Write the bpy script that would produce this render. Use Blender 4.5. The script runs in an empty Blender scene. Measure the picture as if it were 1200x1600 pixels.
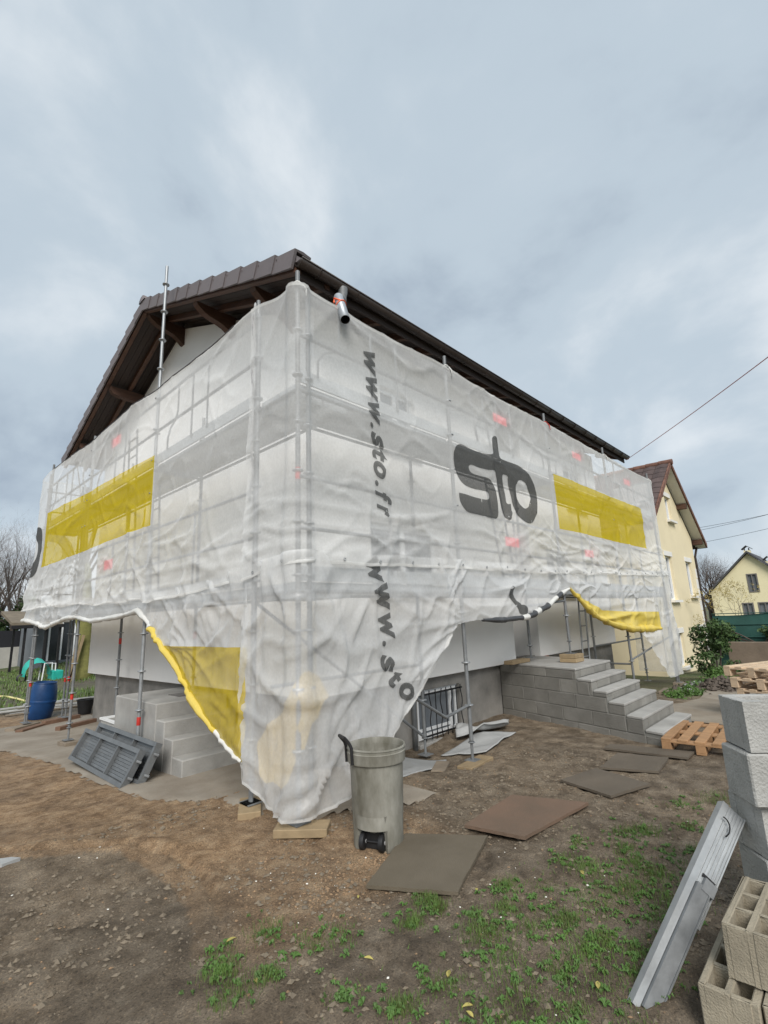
import bpy, bmesh, math, random
import numpy as np
from mathutils import Vector, Matrix, Euler
from mathutils.geometry import delaunay_2d_cdt
random.seed(7); RNG = np.random.default_rng(7)
R = math.radians
scene = bpy.context.scene
col = scene.collection

# ------------------------------------------------------------------ camera
cam_d = bpy.data.cameras.new('camera'); cam = bpy.data.objects.new('camera', cam_d); col.objects.link(cam)
cam_d.sensor_fit = 'HORIZONTAL'; cam_d.sensor_width = 36.0; cam_d.lens = 764.14/1200*36.0
cam_d.clip_start = .05; cam_d.clip_end = 2000
_yaw, _pit, _rol = .7589, .2128, -.0398
_d = Vector((math.cos(_yaw)*math.cos(_pit), math.sin(_yaw)*math.cos(_pit), math.sin(_pit)))
_r = _d.cross(Vector((0,0,1))).normalized(); _u = _r.cross(_d)
_r2 = _r*math.cos(_rol)+_u*math.sin(_rol); _u2 = _u*math.cos(_rol)-_r*math.sin(_rol)
cam.matrix_world = Matrix(((_r2.x,_u2.x,-_d.x,-2.7115),(_r2.y,_u2.y,-_d.y,-3.6894),(_r2.z,_u2.z,-_d.z,1.6933),(0,0,0,1)))
scene.camera = cam

# ------------------------------------------------------------------ world: overcast sky
SUN_EL, SUN_AZ = 40, 228          # azimuth of the sun seen from the place, degrees from +X anticlockwise
w = bpy.data.worlds.new('World'); scene.world = w; w.use_nodes = True
nt = w.node_tree; nt.nodes.clear()
def N(t, **k):
    n = nt.nodes.new(t)
    for a, b in k.items(): setattr(n, a, b)
    return n
out = N('ShaderNodeOutputWorld'); bg = N('ShaderNodeBackground'); nt.links.new(bg.outputs[0], out.inputs[0])
sky = N('ShaderNodeTexSky', sky_type='NISHITA'); sky.sun_disc = False
sky.sun_elevation = R(SUN_EL); sky.sun_rotation = R(90-SUN_AZ); sky.dust_density = 3.0
SKY_STRENGTH = .048
bg.inputs[1].default_value = SKY_STRENGTH
tc = N('ShaderNodeTexCoord'); sep = N('ShaderNodeSeparateXYZ'); nt.links.new(tc.outputs['Generated'], sep.inputs[0])
mx = N('ShaderNodeMath', operation='MAXIMUM'); nt.links.new(sep.outputs[2], mx.inputs[0]); mx.inputs[1].default_value = 0.0
ad = N('ShaderNodeMath', operation='ADD'); nt.links.new(mx.outputs[0], ad.inputs[0]); ad.inputs[1].default_value = .62
dv = N('ShaderNodeVectorMath', operation='DIVIDE'); nt.links.new(tc.outputs['Generated'], dv.inputs[0])
cmb = N('ShaderNodeCombineXYZ')
for i in range(2): nt.links.new(ad.outputs[0], cmb.inputs[i])
cmb.inputs[2].default_value = 1e3
nt.links.new(cmb.outputs[0], dv.inputs[1])
mp = N('ShaderNodeMapping'); mp.inputs['Location'].default_value = (3.1, 1.7, 0); nt.links.new(dv.outputs[0], mp.inputs[0])
n1 = N('ShaderNodeTexNoise'); n1.inputs['Scale'].default_value = 2.1; n1.inputs['Detail'].default_value = 7.0; n1.inputs['Roughness'].default_value = .54; n1.inputs['Distortion'].default_value = .25
nt.links.new(mp.outputs[0], n1.inputs['Vector'])
cr = N('ShaderNodeValToRGB'); cr.color_ramp.interpolation = 'EASE'
e = cr.color_ramp.elements
e[0].position = .33; e[0].color = (3.4, 4.1, 4.95, 1)
e[1].position = .70; e[1].color = (7.6, 8.1, 8.5, 1)
m_ = e.new(.5); m_.color = (5.1, 5.95, 6.7, 1)
nt.links.new(n1.outputs['Fac'], cr.inputs[0])
mixs = N('ShaderNodeMix', data_type='RGBA'); mixs.inputs['Factor'].default_value = .92
nt.links.new(sky.outputs[0], mixs.inputs['A']); nt.links.new(cr.outputs[0], mixs.inputs['B'])
nt.links.new(mixs.outputs['Result'], bg.inputs[0])

# ------------------------------------------------------------------ sun (soft, behind cloud)
sd = bpy.data.lights.new('sun', 'SUN'); sd.energy = 1.5; sd.angle = R(30); sd.color = (1.0, .965, .92)
so = bpy.data.objects.new('sun', sd); col.objects.link(so)
_s = Vector((math.cos(R(SUN_AZ))*math.cos(R(SUN_EL)), math.sin(R(SUN_AZ))*math.cos(R(SUN_EL)), math.sin(R(SUN_EL))))
so.rotation_euler = _s.to_track_quat('Z', 'Y').to_euler(); so.location = (-6, -8, 12)

scene.view_settings.view_transform = 'Standard'; scene.view_settings.look = 'None'
scene.view_settings.gamma = 1.0; scene.view_settings.use_curve_mapping = False
scene.view_settings.exposure = 1.2
scene.render.engine = 'CYCLES'
scene.cycles.max_bounces = 8; scene.cycles.transparent_max_bounces = 24
scene.cycles.use_denoising = True

# ================================================================== helpers
def vhash(ix, iy, s):
    h = (ix.astype(np.int64)*374761393 + iy.astype(np.int64)*668265263 + int(s)*982451653) & 0xffffffff
    h = ((h ^ (h >> 13))*1274126177) & 0xffffffff
    return ((h ^ (h >> 16)) & 0xffff)/65535.0
def vn(x, y, s=0):
    x = np.asarray(x, float); y = np.asarray(y, float)
    x, y = np.broadcast_arrays(x, y)
    ix = np.floor(x); iy = np.floor(y); fx = x-ix; fy = y-iy
    fx = fx*fx*fx*(fx*(fx*6-15)+10); fy = fy*fy*fy*(fy*(fy*6-15)+10)
    a = vhash(ix, iy, s); b = vhash(ix+1, iy, s); c = vhash(ix, iy+1, s); d = vhash(ix+1, iy+1, s)
    return (a*(1-fx)+b*fx)*(1-fy)+(c*(1-fx)+d*fx)*fy
def fbm(x, y, s=0, o=4, g=.5):
    t = 0; a = 1; n = 0
    for i in range(o):
        t = t+a*vn(np.asarray(x)*2**i+i*7.3, np.asarray(y)*2**i+i*3.1, s+i); n += a; a *= g
    return t/n
def ridge(x, y, s=0, p=3):
    return (1-np.abs(2*vn(x, y, s)-1))**p
def sstep(a, b, x):
    t = np.clip((x-a)/(b-a), 0, 1); return t*t*(3-2*t)

def gz(x, y):
    """large-scale ground height"""
    x = np.asarray(x, float); y = np.asarray(y, float)
    z = -.045*np.clip(y-1, 0, 7)*sstep(6, 3, x)
    z = z-.13*np.exp(-(((x-2.7)/.8)**2+((y-.55)/.75)**2))
    z = z-.052*np.clip(x-7, 0, 11)*sstep(20, 8, y)
    z = z-.015*sstep(3, 9, y)
    return z
def G(x, y): return float(gz(x, y))

# ---- materials
MAT = {}
def mat(name, c, rough=.7, var=.18, scale=6.0, bump=.0, bscale=60.0, metal=0.0, c2=None, spec=.4, stretch=(1,1,1), detail=6.0):
    if name in MAT: return MAT[name]
    m = bpy.data.materials.new(name); m.use_nodes = True; t = m.node_tree; b = t.nodes['Principled BSDF']
    b.inputs['Roughness'].default_value = rough; b.inputs['Metallic'].default_value = metal
    b.inputs['Specular IOR Level'].default_value = spec
    L = t.links.new
    co = t.nodes.new('ShaderNodeTexCoord'); mp = t.nodes.new('ShaderNodeMapping'); mp.inputs['Scale'].default_value = stretch
    oi = t.nodes.new('ShaderNodeObjectInfo')
    L(co.outputs['Object'], mp.inputs[0]); L(oi.outputs['Random'], mp.inputs['Location'])
    n = t.nodes.new('ShaderNodeTexNoise'); n.inputs['Scale'].default_value = scale; n.inputs['Detail'].default_value = detail; n.inputs['Roughness'].default_value = .62
    L(mp.outputs[0], n.inputs['Vector'])
    r = t.nodes.new('ShaderNodeValToRGB'); r.color_ramp.elements[0].position = .3; r.color_ramp.elements[1].position = .7
    ca = c2 if c2 else tuple(v*(1-var) for v in c); cb = c if c2 else tuple(min(1, v*(1+var)) for v in c)
    r.color_ramp.elements[0].color = (*ca, 1); r.color_ramp.elements[1].color = (*cb, 1)
    L(n.outputs['Fac'], r.inputs[0])
    hs = t.nodes.new('ShaderNodeHueSaturation')
    mr = t.nodes.new('ShaderNodeMapRange'); mr.inputs['To Min'].default_value = 1-var*.6; mr.inputs['To Max'].default_value = 1+var*.6
    L(oi.outputs['Random'], mr.inputs['Value']); L(mr.outputs[0], hs.inputs['Value']); L(r.outputs[0], hs.inputs['Color'])
    L(hs.outputs[0], b.inputs['Base Color'])
    mr2 = t.nodes.new('ShaderNodeMapRange'); mr2.inputs['To Min'].default_value = max(0, rough-.12); mr2.inputs['To Max'].default_value = min(1, rough+.12)
    L(n.outputs['Fac'], mr2.inputs['Value']); L(mr2.outputs[0], b.inputs['Roughness'])
    if bump > 0:
        nb = t.nodes.new('ShaderNodeTexNoise'); nb.inputs['Scale'].default_value = bscale; nb.inputs['Detail'].default_value = 5.0
        L(mp.outputs[0], nb.inputs['Vector'])
        bp = t.nodes.new('ShaderNodeBump'); bp.inputs['Strength'].default_value = bump; bp.inputs['Distance'].default_value = .01
        L(nb.outputs['Fac'], bp.inputs['Height']); L(bp.outputs[0], b.inputs['Normal'])
    MAT[name] = m; return m

def netmat(name, c, opacity, trans=.35, rough=.55, gloss=.0, dirt=.0, dcol=(.33,.3,.25)):
    m = bpy.data.materials.new(name); m.use_nodes = True; t = m.node_tree; t.nodes.clear(); L = t.links.new
    o = t.nodes.new('ShaderNodeOutputMaterial')
    tr = t.nodes.new('ShaderNodeBsdfTransparent'); df = t.nodes.new('ShaderNodeBsdfPrincipled'); tl = t.nodes.new('ShaderNodeBsdfTranslucent')
    df.inputs['Roughness'].default_value = rough; df.inputs['Specular IOR Level'].default_value = gloss
    co = t.nodes.new('ShaderNodeTexCoord')
    n = t.nodes.new('ShaderNodeTexNoise'); n.inputs['Scale'].default_value = 1.6; n.inputs['Detail'].default_value = 6; n.inputs['Roughness'].default_value = .6
    L(co.outputs['Object'], n.inputs['Vector'])
    r = t.nodes.new('ShaderNodeValToRGB'); r.color_ramp.elements[0].position = .35; r.color_ramp.elements[1].position = .62
    r.color_ramp.elements[0].color = (*[a*(1-dirt)+b*dirt for a, b in zip(c, dcol)], 1); r.color_ramp.elements[1].color = (*c, 1)
    L(n.outputs['Fac'], r.inputs[0]); L(r.outputs[0], df.inputs['Base Color']); L(r.outputs[0], tl.inputs['Color'])
    a = t.nodes.new('ShaderNodeMixShader'); a.inputs[0].default_value = trans; L(df.outputs[0], a.inputs[1]); L(tl.outputs[0], a.inputs[2])
    b = t.nodes.new('ShaderNodeMixShader'); L(tr.outputs[0], b.inputs[1]); L(a.outputs[0], b.inputs[2])
    # the weave: threads vary in density; seen flat-on it is more open than at a slant
    n2 = t.nodes.new('ShaderNodeTexNoise'); n2.inputs['Scale'].default_value = 42; n2.inputs['Detail'].default_value = 3
    mp = t.nodes.new('ShaderNodeMapping'); mp.inputs['Scale'].default_value = (1, 1, .8); L(co.outputs['Object'], mp.inputs[0]); L(mp.outputs[0], n2.inputs['Vector'])
    lw = t.nodes.new('ShaderNodeLayerWeight'); lw.inputs['Blend'].default_value = .28
    mr = t.nodes.new('ShaderNodeMapRange'); mr.inputs['From Min'].default_value = .3; mr.inputs['From Max'].default_value = .7
    mr.inputs['To Min'].default_value = opacity-.03; mr.inputs['To Max'].default_value = opacity+.03
    L(n2.outputs['Fac'], mr.inputs['Value'])
    ma = t.nodes.new('ShaderNodeMath'); ma.operation = 'MULTIPLY_ADD'; ma.inputs[1].default_value = (1-opacity)*.6; ma.use_clamp = True
    L(lw.outputs['Facing'], ma.inputs[0]); L(mr.outputs[0], ma.inputs[2]); L(ma.outputs[0], b.inputs[0])
    # fine cloth creases
    nb = t.nodes.new('ShaderNodeTexNoise'); nb.inputs['Scale'].default_value = 9; nb.inputs['Detail'].default_value = 5; nb.inputs['Distortion'].default_value = 1.2
    L(co.outputs['Object'], nb.inputs['Vector'])
    bp = t.nodes.new('ShaderNodeBump'); bp.inputs['Strength'].default_value = .14; bp.inputs['Distance'].default_value = .025
    L(nb.outputs['Fac'], bp.inputs['Height']); L(bp.outputs[0], df.inputs['Normal'])
    L(b.outputs[0], o.inputs[0]); MAT[name] = m; return m

# ---- mesh builder
class MB:
    def __init__(s): s.v = []; s.f = []
    def add(s, vs, fs):
        o = len(s.v); s.v.extend([tuple(float(c) for c in p) for p in vs]); s.f.extend([tuple(i+o for i in f) for f in fs]); return s
    def box(s, a, b, bev=0.0, rot=None, about=None):
        x0, y0, z0 = a; x1, y1, z1 = b
        if bev <= 0:
            vs = [(x0,y0,z0),(x1,y0,z0),(x1,y1,z0),(x0,y1,z0),(x0,y0,z1),(x1,y0,z1),(x1,y1,z1),(x0,y1,z1)]
            fs = [(3,2,1,0),(4,5,6,7),(0,1,5,4),(1,2,6,5),(2,3,7,6),(3,0,4,7)]
        else:
            e = bev
            def ring(z, q): return [(x0+q,y0,z),(x1-q,y0,z),(x1,y0+q,z),(x1,y1-q,z),(x1-q,y1,z),(x0+q,y1,z),(x0,y1-q,z),(x0,y0+q,z)]
            def ins(z): return [(x0+e,y0+e,z),(x1-e,y0+e,z),(x1-e,y0+e,z),(x1-e,y1-e,z),(x1-e,y1-e,z),(x0+e,y1-e,z),(x0+e,y1-e,z),(x0+e,y0+e,z)]
            vs = ins(z0)+ring(z0+e,e)+ring(z1-e,e)+ins(z1)
            fs = [tuple(reversed([0,1,3,5])), (24,25,27,29)]
            for k in range(3):
                for i in range(8):
                    j = (i+1) % 8; q = (k*8+i, k*8+j, k*8+8+j, k*8+8+i)
                    fs.append(q)
        if rot is not None:
            c = Vector(about if about else ((x0+x1)/2,(y0+y1)/2,(z0+z1)/2)); M = rot if isinstance(rot, Matrix) else Euler(rot).to_matrix()
            vs = [tuple(M @ (Vector(p)-c)+c) for p in vs]
        return s.add(vs, fs)
    def tube(s, pts, r, n=8, cap=True):
        pts = [Vector(p) for p in pts]; k = len(pts); rs = r if hasattr(r, '__len__') else [r]*k
        rings = []; up = None
        for i in range(k):
            a = pts[max(0,i-1)]; b = pts[min(k-1,i+1)]; d = (b-a)
            d = d.normalized() if d.length > 1e-9 else Vector((0,0,1))
            if up is None:
                up = Vector((0,0,1)) if abs(d.z) < .95 else Vector((1,0,0))
            x = up-d*up.dot(d)
            if x.length < 1e-6: x = d.orthogonal()
            x.normalize(); y = d.cross(x); up = x
            rings.append([pts[i]+(x*math.cos(2*math.pi*j/n)+y*math.sin(2*math.pi*j/n))*rs[i] for j in range(n)])
        vs = [p for q in rings for p in q]; fs = []
        for i in range(k-1):
            for j in range(n):
                jj = (j+1) % n; fs.append((i*n+j, i*n+jj, (i+1)*n+jj, (i+1)*n+j))
        if cap: fs += [tuple(reversed(range(n))), tuple(range((k-1)*n, k*n))]
        return s.add(vs, fs)
    def lathe(s, prof, c=(0,0,0), n=32, a0=0, a1=2*math.pi):
        full = abs(a1-a0-2*math.pi) < 1e-6; m = n if full else n+1; vs = []; fs = []
        for (r, z) in prof:
            for j in range(m):
                a = a0+(a1-a0)*j/n; vs.append((c[0]+r*math.cos(a), c[1]+r*math.sin(a), c[2]+z))
        for i in range(len(prof)-1):
            for j in range(n):
                jj = (j+1) % m; fs.append((i*m+j, i*m+jj, (i+1)*m+jj, (i+1)*m+j))
        return s.add(vs, fs)
    def prism(s, poly, axis, a, b):
        """poly: 2D outline; axis x: (y,z), y: (x,z), z: (x,y); extruded from a to b"""
        f = {'x': lambda p, t: (t,p[0],p[1]), 'y': lambda p, t: (p[0],t,p[1]), 'z': lambda p, t: (p[0],p[1],t)}[axis]
        n = len(poly); vs = [f(p,a) for p in poly]+[f(p,b) for p in poly]
        fs = [tuple(reversed(range(n))), tuple(range(n,2*n))]+[(i,(i+1)%n,n+(i+1)%n,n+i) for i in range(n)]
        return s.add(vs, fs)
    def hull(s, vs, fs): return s.add(vs, fs)
    def build(s, name, m, parent=None, smooth=False, origin=None):
        me = bpy.data.meshes.new(name)
        o = Vector(origin) if origin is not None else (Vector(parent['_o']) if parent is not None and '_o' in parent else Vector((0,0,0)))
        me.from_pydata([(p[0]-o.x, p[1]-o.y, p[2]-o.z) for p in s.v], [], s.f)
        bm = bmesh.new(); bm.from_mesh(me); bmesh.ops.remove_doubles(bm, verts=bm.verts, dist=1e-5); bmesh.ops.recalc_face_normals(bm, faces=bm.faces); bm.to_mesh(me); bm.free()
        me.materials.append(MAT[m] if isinstance(m, str) else m)
        if smooth:
            me.shade_smooth()
            if smooth == 'auto':
                me.set_sharp_from_angle(angle=R(40))
        ob = bpy.data.objects.new(name, me); col.objects.link(ob)
        if parent is not None:
            ob.parent = parent; ob['_o'] = tuple(parent['_o']) if '_o' in parent else (0,0,0)
        else:
            ob.location = o; ob['_o'] = tuple(o)
        return ob
def tag(o, label=None, cat=None, group=None, kind=None):
    if label: o['label'] = label
    if cat: o['category'] = cat
    if group: o['group'] = group
    if kind: o['kind'] = kind
    return o
def thing(name, loc, label, cat, group=None):
    o = bpy.data.objects.new(name, None); col.objects.link(o); o.location = loc; o['_o'] = tuple(loc); o.empty_display_size = .1
    return tag(o, label, cat, group)
def single(mb, name, m, origin, label, cat, group=None, smooth=False):
    return tag(mb.build(name, m, None, smooth, origin), label, cat, group)
def dup(src, parent, loc=None, rot=None):
    o = src.copy(); col.objects.link(o); o.parent = parent
    if loc is not None: o.location = loc
    if rot is not None: o.rotation_euler = rot
    return o
def grid_obj(name, P, mask, m, parent=None, smooth=True, origin=(0,0,0)):
    """P: (a,b,3) numpy grid; mask: (a-1,b-1) bool"""
    a, b, _ = P.shape; idx = np.arange(a*b).reshape(a, b)
    q = np.stack([idx[:-1,:-1], idx[1:,:-1], idx[1:,1:], idx[:-1,1:]], -1)[mask]
    used = np.unique(q); rm = np.full(a*b, -1); rm[used] = np.arange(len(used))
    v = P.reshape(-1,3)[used]-np.array(parent['_o'] if parent is not None and '_o' in parent else origin); q = rm[q]
    me = bpy.data.meshes.new(name); me.vertices.add(len(v)); me.vertices.foreach_set('co', v.astype(np.float32).ravel())
    me.loops.add(q.size); me.loops.foreach_set('vertex_index', q.astype(np.int32).ravel())
    me.polygons.add(len(q)); me.polygons.foreach_set('loop_start', np.arange(0, q.size, 4, dtype=np.int32)); me.polygons.foreach_set('loop_total', np.full(len(q), 4, np.int32))
    me.update(calc_edges=True); me.validate()
    if smooth: me.shade_smooth()
    me.materials.append(MAT[m] if isinstance(m, str) else m)
    ob = bpy.data.objects.new(name, me); col.objects.link(ob)
    if parent is not None: ob.parent = parent; ob['_o'] = tuple(parent['_o'])
    else: ob.location = origin; ob['_o'] = tuple(origin)
    return ob

# ---- material list
mat('facade_render', (.80,.79,.765), .85, .04, 1.2, .15, 140)
mat('facade_dark', (.16,.15,.14), .6, .1)
mat('basement', (.30,.285,.26), .9, .0, 2.2, .5, 30, c2=(.15,.145,.135))
mat('concrete', (.40,.39,.365), .88, .0, 2.2, .35, 45, c2=(.26,.252,.235))
mat('concrete_block', (.265,.256,.232), .93, .2, 2.4, .7, 60, c2=(.165,.158,.14))
mat('mortar', (.225,.22,.20), .95, .1, 12, .4, 60)
mat('hollow_block', (.30,.262,.195), .95, .18, 9.0, .6, 130)
mat('aerated_block', (.44,.435,.41), .95, .0, 6.0, .9, 75, c2=(.33,.325,.305))
mat('roof_tile', (.15,.13,.132), .62, .10, 9, .12, 80)
mat('roof_tile_red', (.17,.085,.06), .8, .3, 8, .3, 50)
mat('roof_tile_mix', (.085,.06,.055), .8, .3, 3, .3, 50)
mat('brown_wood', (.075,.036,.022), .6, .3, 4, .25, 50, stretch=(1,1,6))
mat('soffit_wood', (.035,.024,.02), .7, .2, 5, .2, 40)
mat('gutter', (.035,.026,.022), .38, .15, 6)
mat('galvanised', (.34,.355,.365), .5, .14, 9, .08, 60, metal=.55)
mat('galvanised_old', (.20,.208,.212), .6, .2, 9, .12, 60, metal=.4)
mat('aluminium', (.175,.183,.187), .5, .16, 7, .1, 60, metal=.5)
mat('deck_metal', (.50,.515,.52), .55, .12, 7, .08, 60, metal=.35)
mat('galvanised_bright', (.42,.435,.44), .42, .2, 5, .1, 40, metal=.5)
mat('zinc', (.36,.385,.41), .42, .12, 5, 0, metal=.35)
mat('black_plastic', (.018,.018,.019), .5, .2, 9)
mat('black_iron', (.012,.012,.013), .5, .2, 9)
mat('pvc_white', (.78,.79,.79), .35, .03, 3)
mat('glass_dark', (.03,.035,.04), .08, .1, 2, spec=.6)
mat('glass_grey', (.15,.165,.18), .12, .25, 1.2, spec=.6)
mat('clay', (.36,.11,.05), .85, .2, 8, .3, 60)
mat('timber', (.29,.215,.125), .8, .18, 6, .25, 60, stretch=(1,1,1))
mat('timber_grey', (.22,.18,.135), .85, .2, 6, .3, 60)
mat('timber_brown', (.17,.10,.065), .85, .2, 6, .3, 60)
mat('pallet_wood', (.33,.19,.095), .82, .2, 5, .3, 60, stretch=(3,1,1))
mat('pallet_pale', (.55,.42,.29), .82, .15, 5, .3, 60)
mat('panel_board', (.100,.082,.056), .6, .1, 2.2, .3, 120, c2=(.135,.112,.080))
mat('panel_board_red', (.185,.118,.080), .75, .1, 2.2, .4, 120, c2=(.13,.094,.066))
mat('panel_board_dull', (.135,.110,.083), .8, .12, 2.2, .4, 120, c2=(.095,.078,.058))
mat('sheet_grey', (.34,.345,.34), .6, .15, 2.5, .1, 30)
mat('bin_plastic', (.32,.31,.27), .65, .0, 6, .25, 30, c2=(.125,.118,.09), spec=.4, stretch=(1,1,.45))
mat('barrel_blue', (.010,.055,.17), .45, .2, 5, .1, 25)
mat('turquoise', (.02,.36,.29), .5, .12, 5)
mat('red_tape', (.50,.035,.025), .5, .15, 8)
mat('red_tag', (.85,.05,.07), .5, .08, 8)
mat('orange_strap', (.85,.16,.06), .5, .1, 8)
mat('pink_cable', (.42,.13,.13), .6, .1, 8)
mat('wire_dark', (.03,.03,.035), .6, .1, 8)
mat('cream_render', (.76,.66,.45), .9, .05, 1.2, .2, 90)
mat('cream_far', (.76,.68,.44), .9, .06, .8, .2, 60)
mat('white_stone', (.74,.72,.68), .85, .05, 4, .1, 60)
mat('white_soffit', (.66,.64,.58), .8, .05, 3)
mat('slate', (.07,.07,.075), .7, .2, 4)
mat('bark', (.085,.068,.055), .9, .25, 10, .5, 40)
mat('twig', (.10,.080,.068), .9, .25, 10)
mat('moss_trunk', (.16,.155,.05), .95, .3, 6, .8, 30)
mat('bush_leaf', (.045,.085,.022), .6, .45, 2.0)
mat('weed_leaf', (.085,.175,.032), .6, .35, 6, c2=(.06,.11,.026))
mat('grass_blade', (.095,.185,.030), .6, .35, 5, c2=(.095,.115,.035))
mat('hedge_leaf', (.06,.11,.03), .6, .4, 2.0)
mat('bud_leaf', (.30,.24,.08), .7, .3, 3)
mat('leaf_yellow', (.40,.34,.10), .6, .25, 9)
mat('pebble_white', (.68,.66,.60), .8, .15, 9)
mat('clod', (.15,.122,.088), .95, .3, 6)
mat('chip_brown', (.235,.155,.09), .9, .45, 3)
mat('green_screen', (.022,.075,.062), .7, .25, 2.0, .3, 30)
mat('black_screen', (.012,.013,.017), .8, .2, 3)
mat('brown_wall', (.20,.155,.115), .9, .25, 1.6, .5, 20)
mat('grey_wall', (.34,.33,.30), .9, .15, 1.6, .4, 20)
mat('roofing_moss', (.17,.14,.10), .9, .25, 2, .4, 20)
mat('shed_grey', (.16,.175,.19), .7, .12, 2)
mat('hose_yellow', (.70,.62,.28), .5, .1, 4)
mat('foam_cream', (.72,.56,.33), .7, .12, 2)
mat('strap_grey', (.30,.30,.30), .7, .3, 20)
netmat('net_white', (.96,.96,.945), .36, .30, dirt=.06)
netmat('net_lower', (.96,.965,.96), .42, .28, rough=.30, gloss=.55, dirt=.14)
netmat('net_hem', (.84,.84,.82), .62, .35, dirt=.3)
netmat('net_roll', (.80,.80,.77), .99, .15, rough=.4, gloss=.4, dirt=.35)
netmat('net_yellow', (.88,.68,.03), .54, .40)
netmat('net_yellow_low', (.86,.64,.03), .52, .45, rough=.4, gloss=.35)
netmat('net_yellow_roll', (.78,.60,.10), .97, .2, rough=.4, gloss=.4, dirt=.2, dcol=(.75,.66,.35))
netmat('net_print', (.062,.064,.063), .66, .15)
netmat('net_print_roll', (.06,.062,.066), .97, .1, rough=.4, gloss=.4)
netmat('foam_flap', (.84,.60,.15), .66, .35, rough=.5, dirt=.35, dcol=(.70,.58,.40))

# ================================================================== ground
def seg_dist(x, y, pts):
    best = np.full(np.shape(x), 1e9); side = np.zeros(np.shape(x))
    for (ax, ay), (bx, by) in zip(pts[:-1], pts[1:]):
        dx, dy = bx-ax, by-ay; t = np.clip(((x-ax)*dx+(y-ay)*dy)/(dx*dx+dy*dy), 0, 1)
        d = np.hypot(x-ax-t*dx, y-ay-t*dy); sd_ = np.sign((x-ax)*dy-(y-ay)*dx)
        m = d < best; best = np.where(m, d, best); side = np.where(m, sd_, side)
    return best, side
RUT = [(-2.6,2.3),(-1.73,1.59),(-1.52,1.4),(-1.2,1.06),(-.98,.86),(-.88,.49),(-.87,-.02),(-.94,-.38),(-1.05,-.67),(-1.14,-.88)]
APRON = [(-1.0,10.6),(-.85,7.5),(-.55,4.9),(-.52,1.9),(-.12,1.15),(.02,.12),(.75,-.12),(1.3,.35)]
_rd = random.Random(55); DENTS = [(_rd.uniform(-2.2,3.4), _rd.uniform(-3,.2), _rd.uniform(-.6,1.6)) for _ in range(46)]
def detail(x, y):
    near = sstep(14, 5, np.hypot(x+1, y+1))
    z = .040*(fbm(x*.9, y*.9, 3, 3)-.5)+.034*(fbm(x*4, y*4, 11, 3)-.5)+.020*(fbm(x*13, y*13, 21, 2)-.5)+.008*ridge(x*6,y*6,23,4)
    d, s = seg_dist(x+.05*(vn(x*5,y*5,5)-.5), y+.05*(vn(x*5,y*5,6)-.5), RUT)
    fade = sstep(-1.4, -.2, y)*sstep(2.5, 1.2, y)*.7+.3
    z = z-fade*.050*np.exp(-(d/.032)**2)*(.35+.9*vn(x*6,y*6,71))+fade*.014*np.exp(-((d-.07)/.06)**2)+fade*.012*sstep(.25,0,d)*(s < 0)
    for (dx_, dy_, da_) in DENTS:
        ex = (x-dx_)*math.cos(da_)+(y-dy_)*math.sin(da_); ey_ = -(x-dx_)*math.sin(da_)+(y-dy_)*math.cos(da_)
        q = (ex/.13)**2+(ey_/.05)**2; z = z-.020*np.exp(-q**2)+.008*np.exp(-(q-1.6)**2*1.5)
    return z*near
def lines(segs): return np.unique(np.round(np.concatenate([np.arange(a, b, s) for a, b, s in segs]), 4))
xs = lines([(-600,-100,100),(-100,-20,16),(-20,-3.4,1.2),(-3.4,6.2,.036),(6.2,16,.16),(16,60,2.5),(60,601,60)])
ys = lines([(-600,-100,100),(-100,-20,16),(-20,-4.4,1.2),(-4.4,2.6,.036),(2.6,12,.10),(12,30,.5),(30,60,2.5),(60,601,60)])
gx, gy = np.meshgrid(xs, ys, indexing='ij')
gzz = gz(gx, gy)+detail(gx, gy)
P = np.stack([gx, gy, gzz], -1)
m = bpy.data.materials.new('dirt'); m.use_nodes = True; t = m.node_tree; L = t.links.new; b = t.nodes['Principled BSDF']; MAT['dirt'] = m
b.inputs['Specular IOR Level'].default_value = .35
co = t.nodes.new('ShaderNodeTexCoord')
def noise(sc, det, rough=.6, dist=0):
    n = t.nodes.new('ShaderNodeTexNoise'); n.inputs['Scale'].default_value = sc; n.inputs['Detail'].default_value = det; n.inputs['Roughness'].default_value = rough; n.inputs['Distortion'].default_value = dist
    L(co.outputs['Object'], n.inputs['Vector']); return n.outputs['Fac']
def ramp(fac, stops):
    r = t.nodes.new('ShaderNodeValToRGB'); e = r.color_ramp.elements
    e[0].position, e[0].color = stops[0][0], (*stops[0][1],1); e[1].position, e[1].color = stops[-1][0], (*stops[-1][1],1)
    for p_, c_ in stops[1:-1]: q = e.new(p_); q.color = (*c_,1)
    L(fac, r.inputs[0]); return r.outputs[0]
def mixc(f, a, b_):
    n = t.nodes.new('ShaderNodeMix'); n.data_type = 'RGBA'
    if isinstance(f, float): n.inputs['Factor'].default_value = f
    else: L(f, n.inputs['Factor'])
    L(a, n.inputs['A']); L(b_, n.inputs['B']); return n.outputs['Result']
mud = ramp(noise(5, 10, .68), [(.36,(.100,.075,.050)),(.5,(.182,.141,.098)),(.64,(.262,.212,.154))])
sand = ramp(noise(7, 10, .7), [(.36,(.165,.104,.058)),(.5,(.285,.190,.110)),(.64,(.39,.28,.175))])
far = ramp(noise(.35, 9, .6), [(.35,(.10,.088,.066)),(.52,(.115,.115,.060)),(.62,(.06,.095,.026))])
at = t.nodes.new('ShaderNodeAttribute'); at.attribute_name = 'zone'
sp = t.nodes.new('ShaderNodeSeparateColor'); L(at.outputs['Color'], sp.inputs[0])
c = mixc(sp.outputs[0], mud, sand); c = mixc(sp.outputs[1], c, far)
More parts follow.
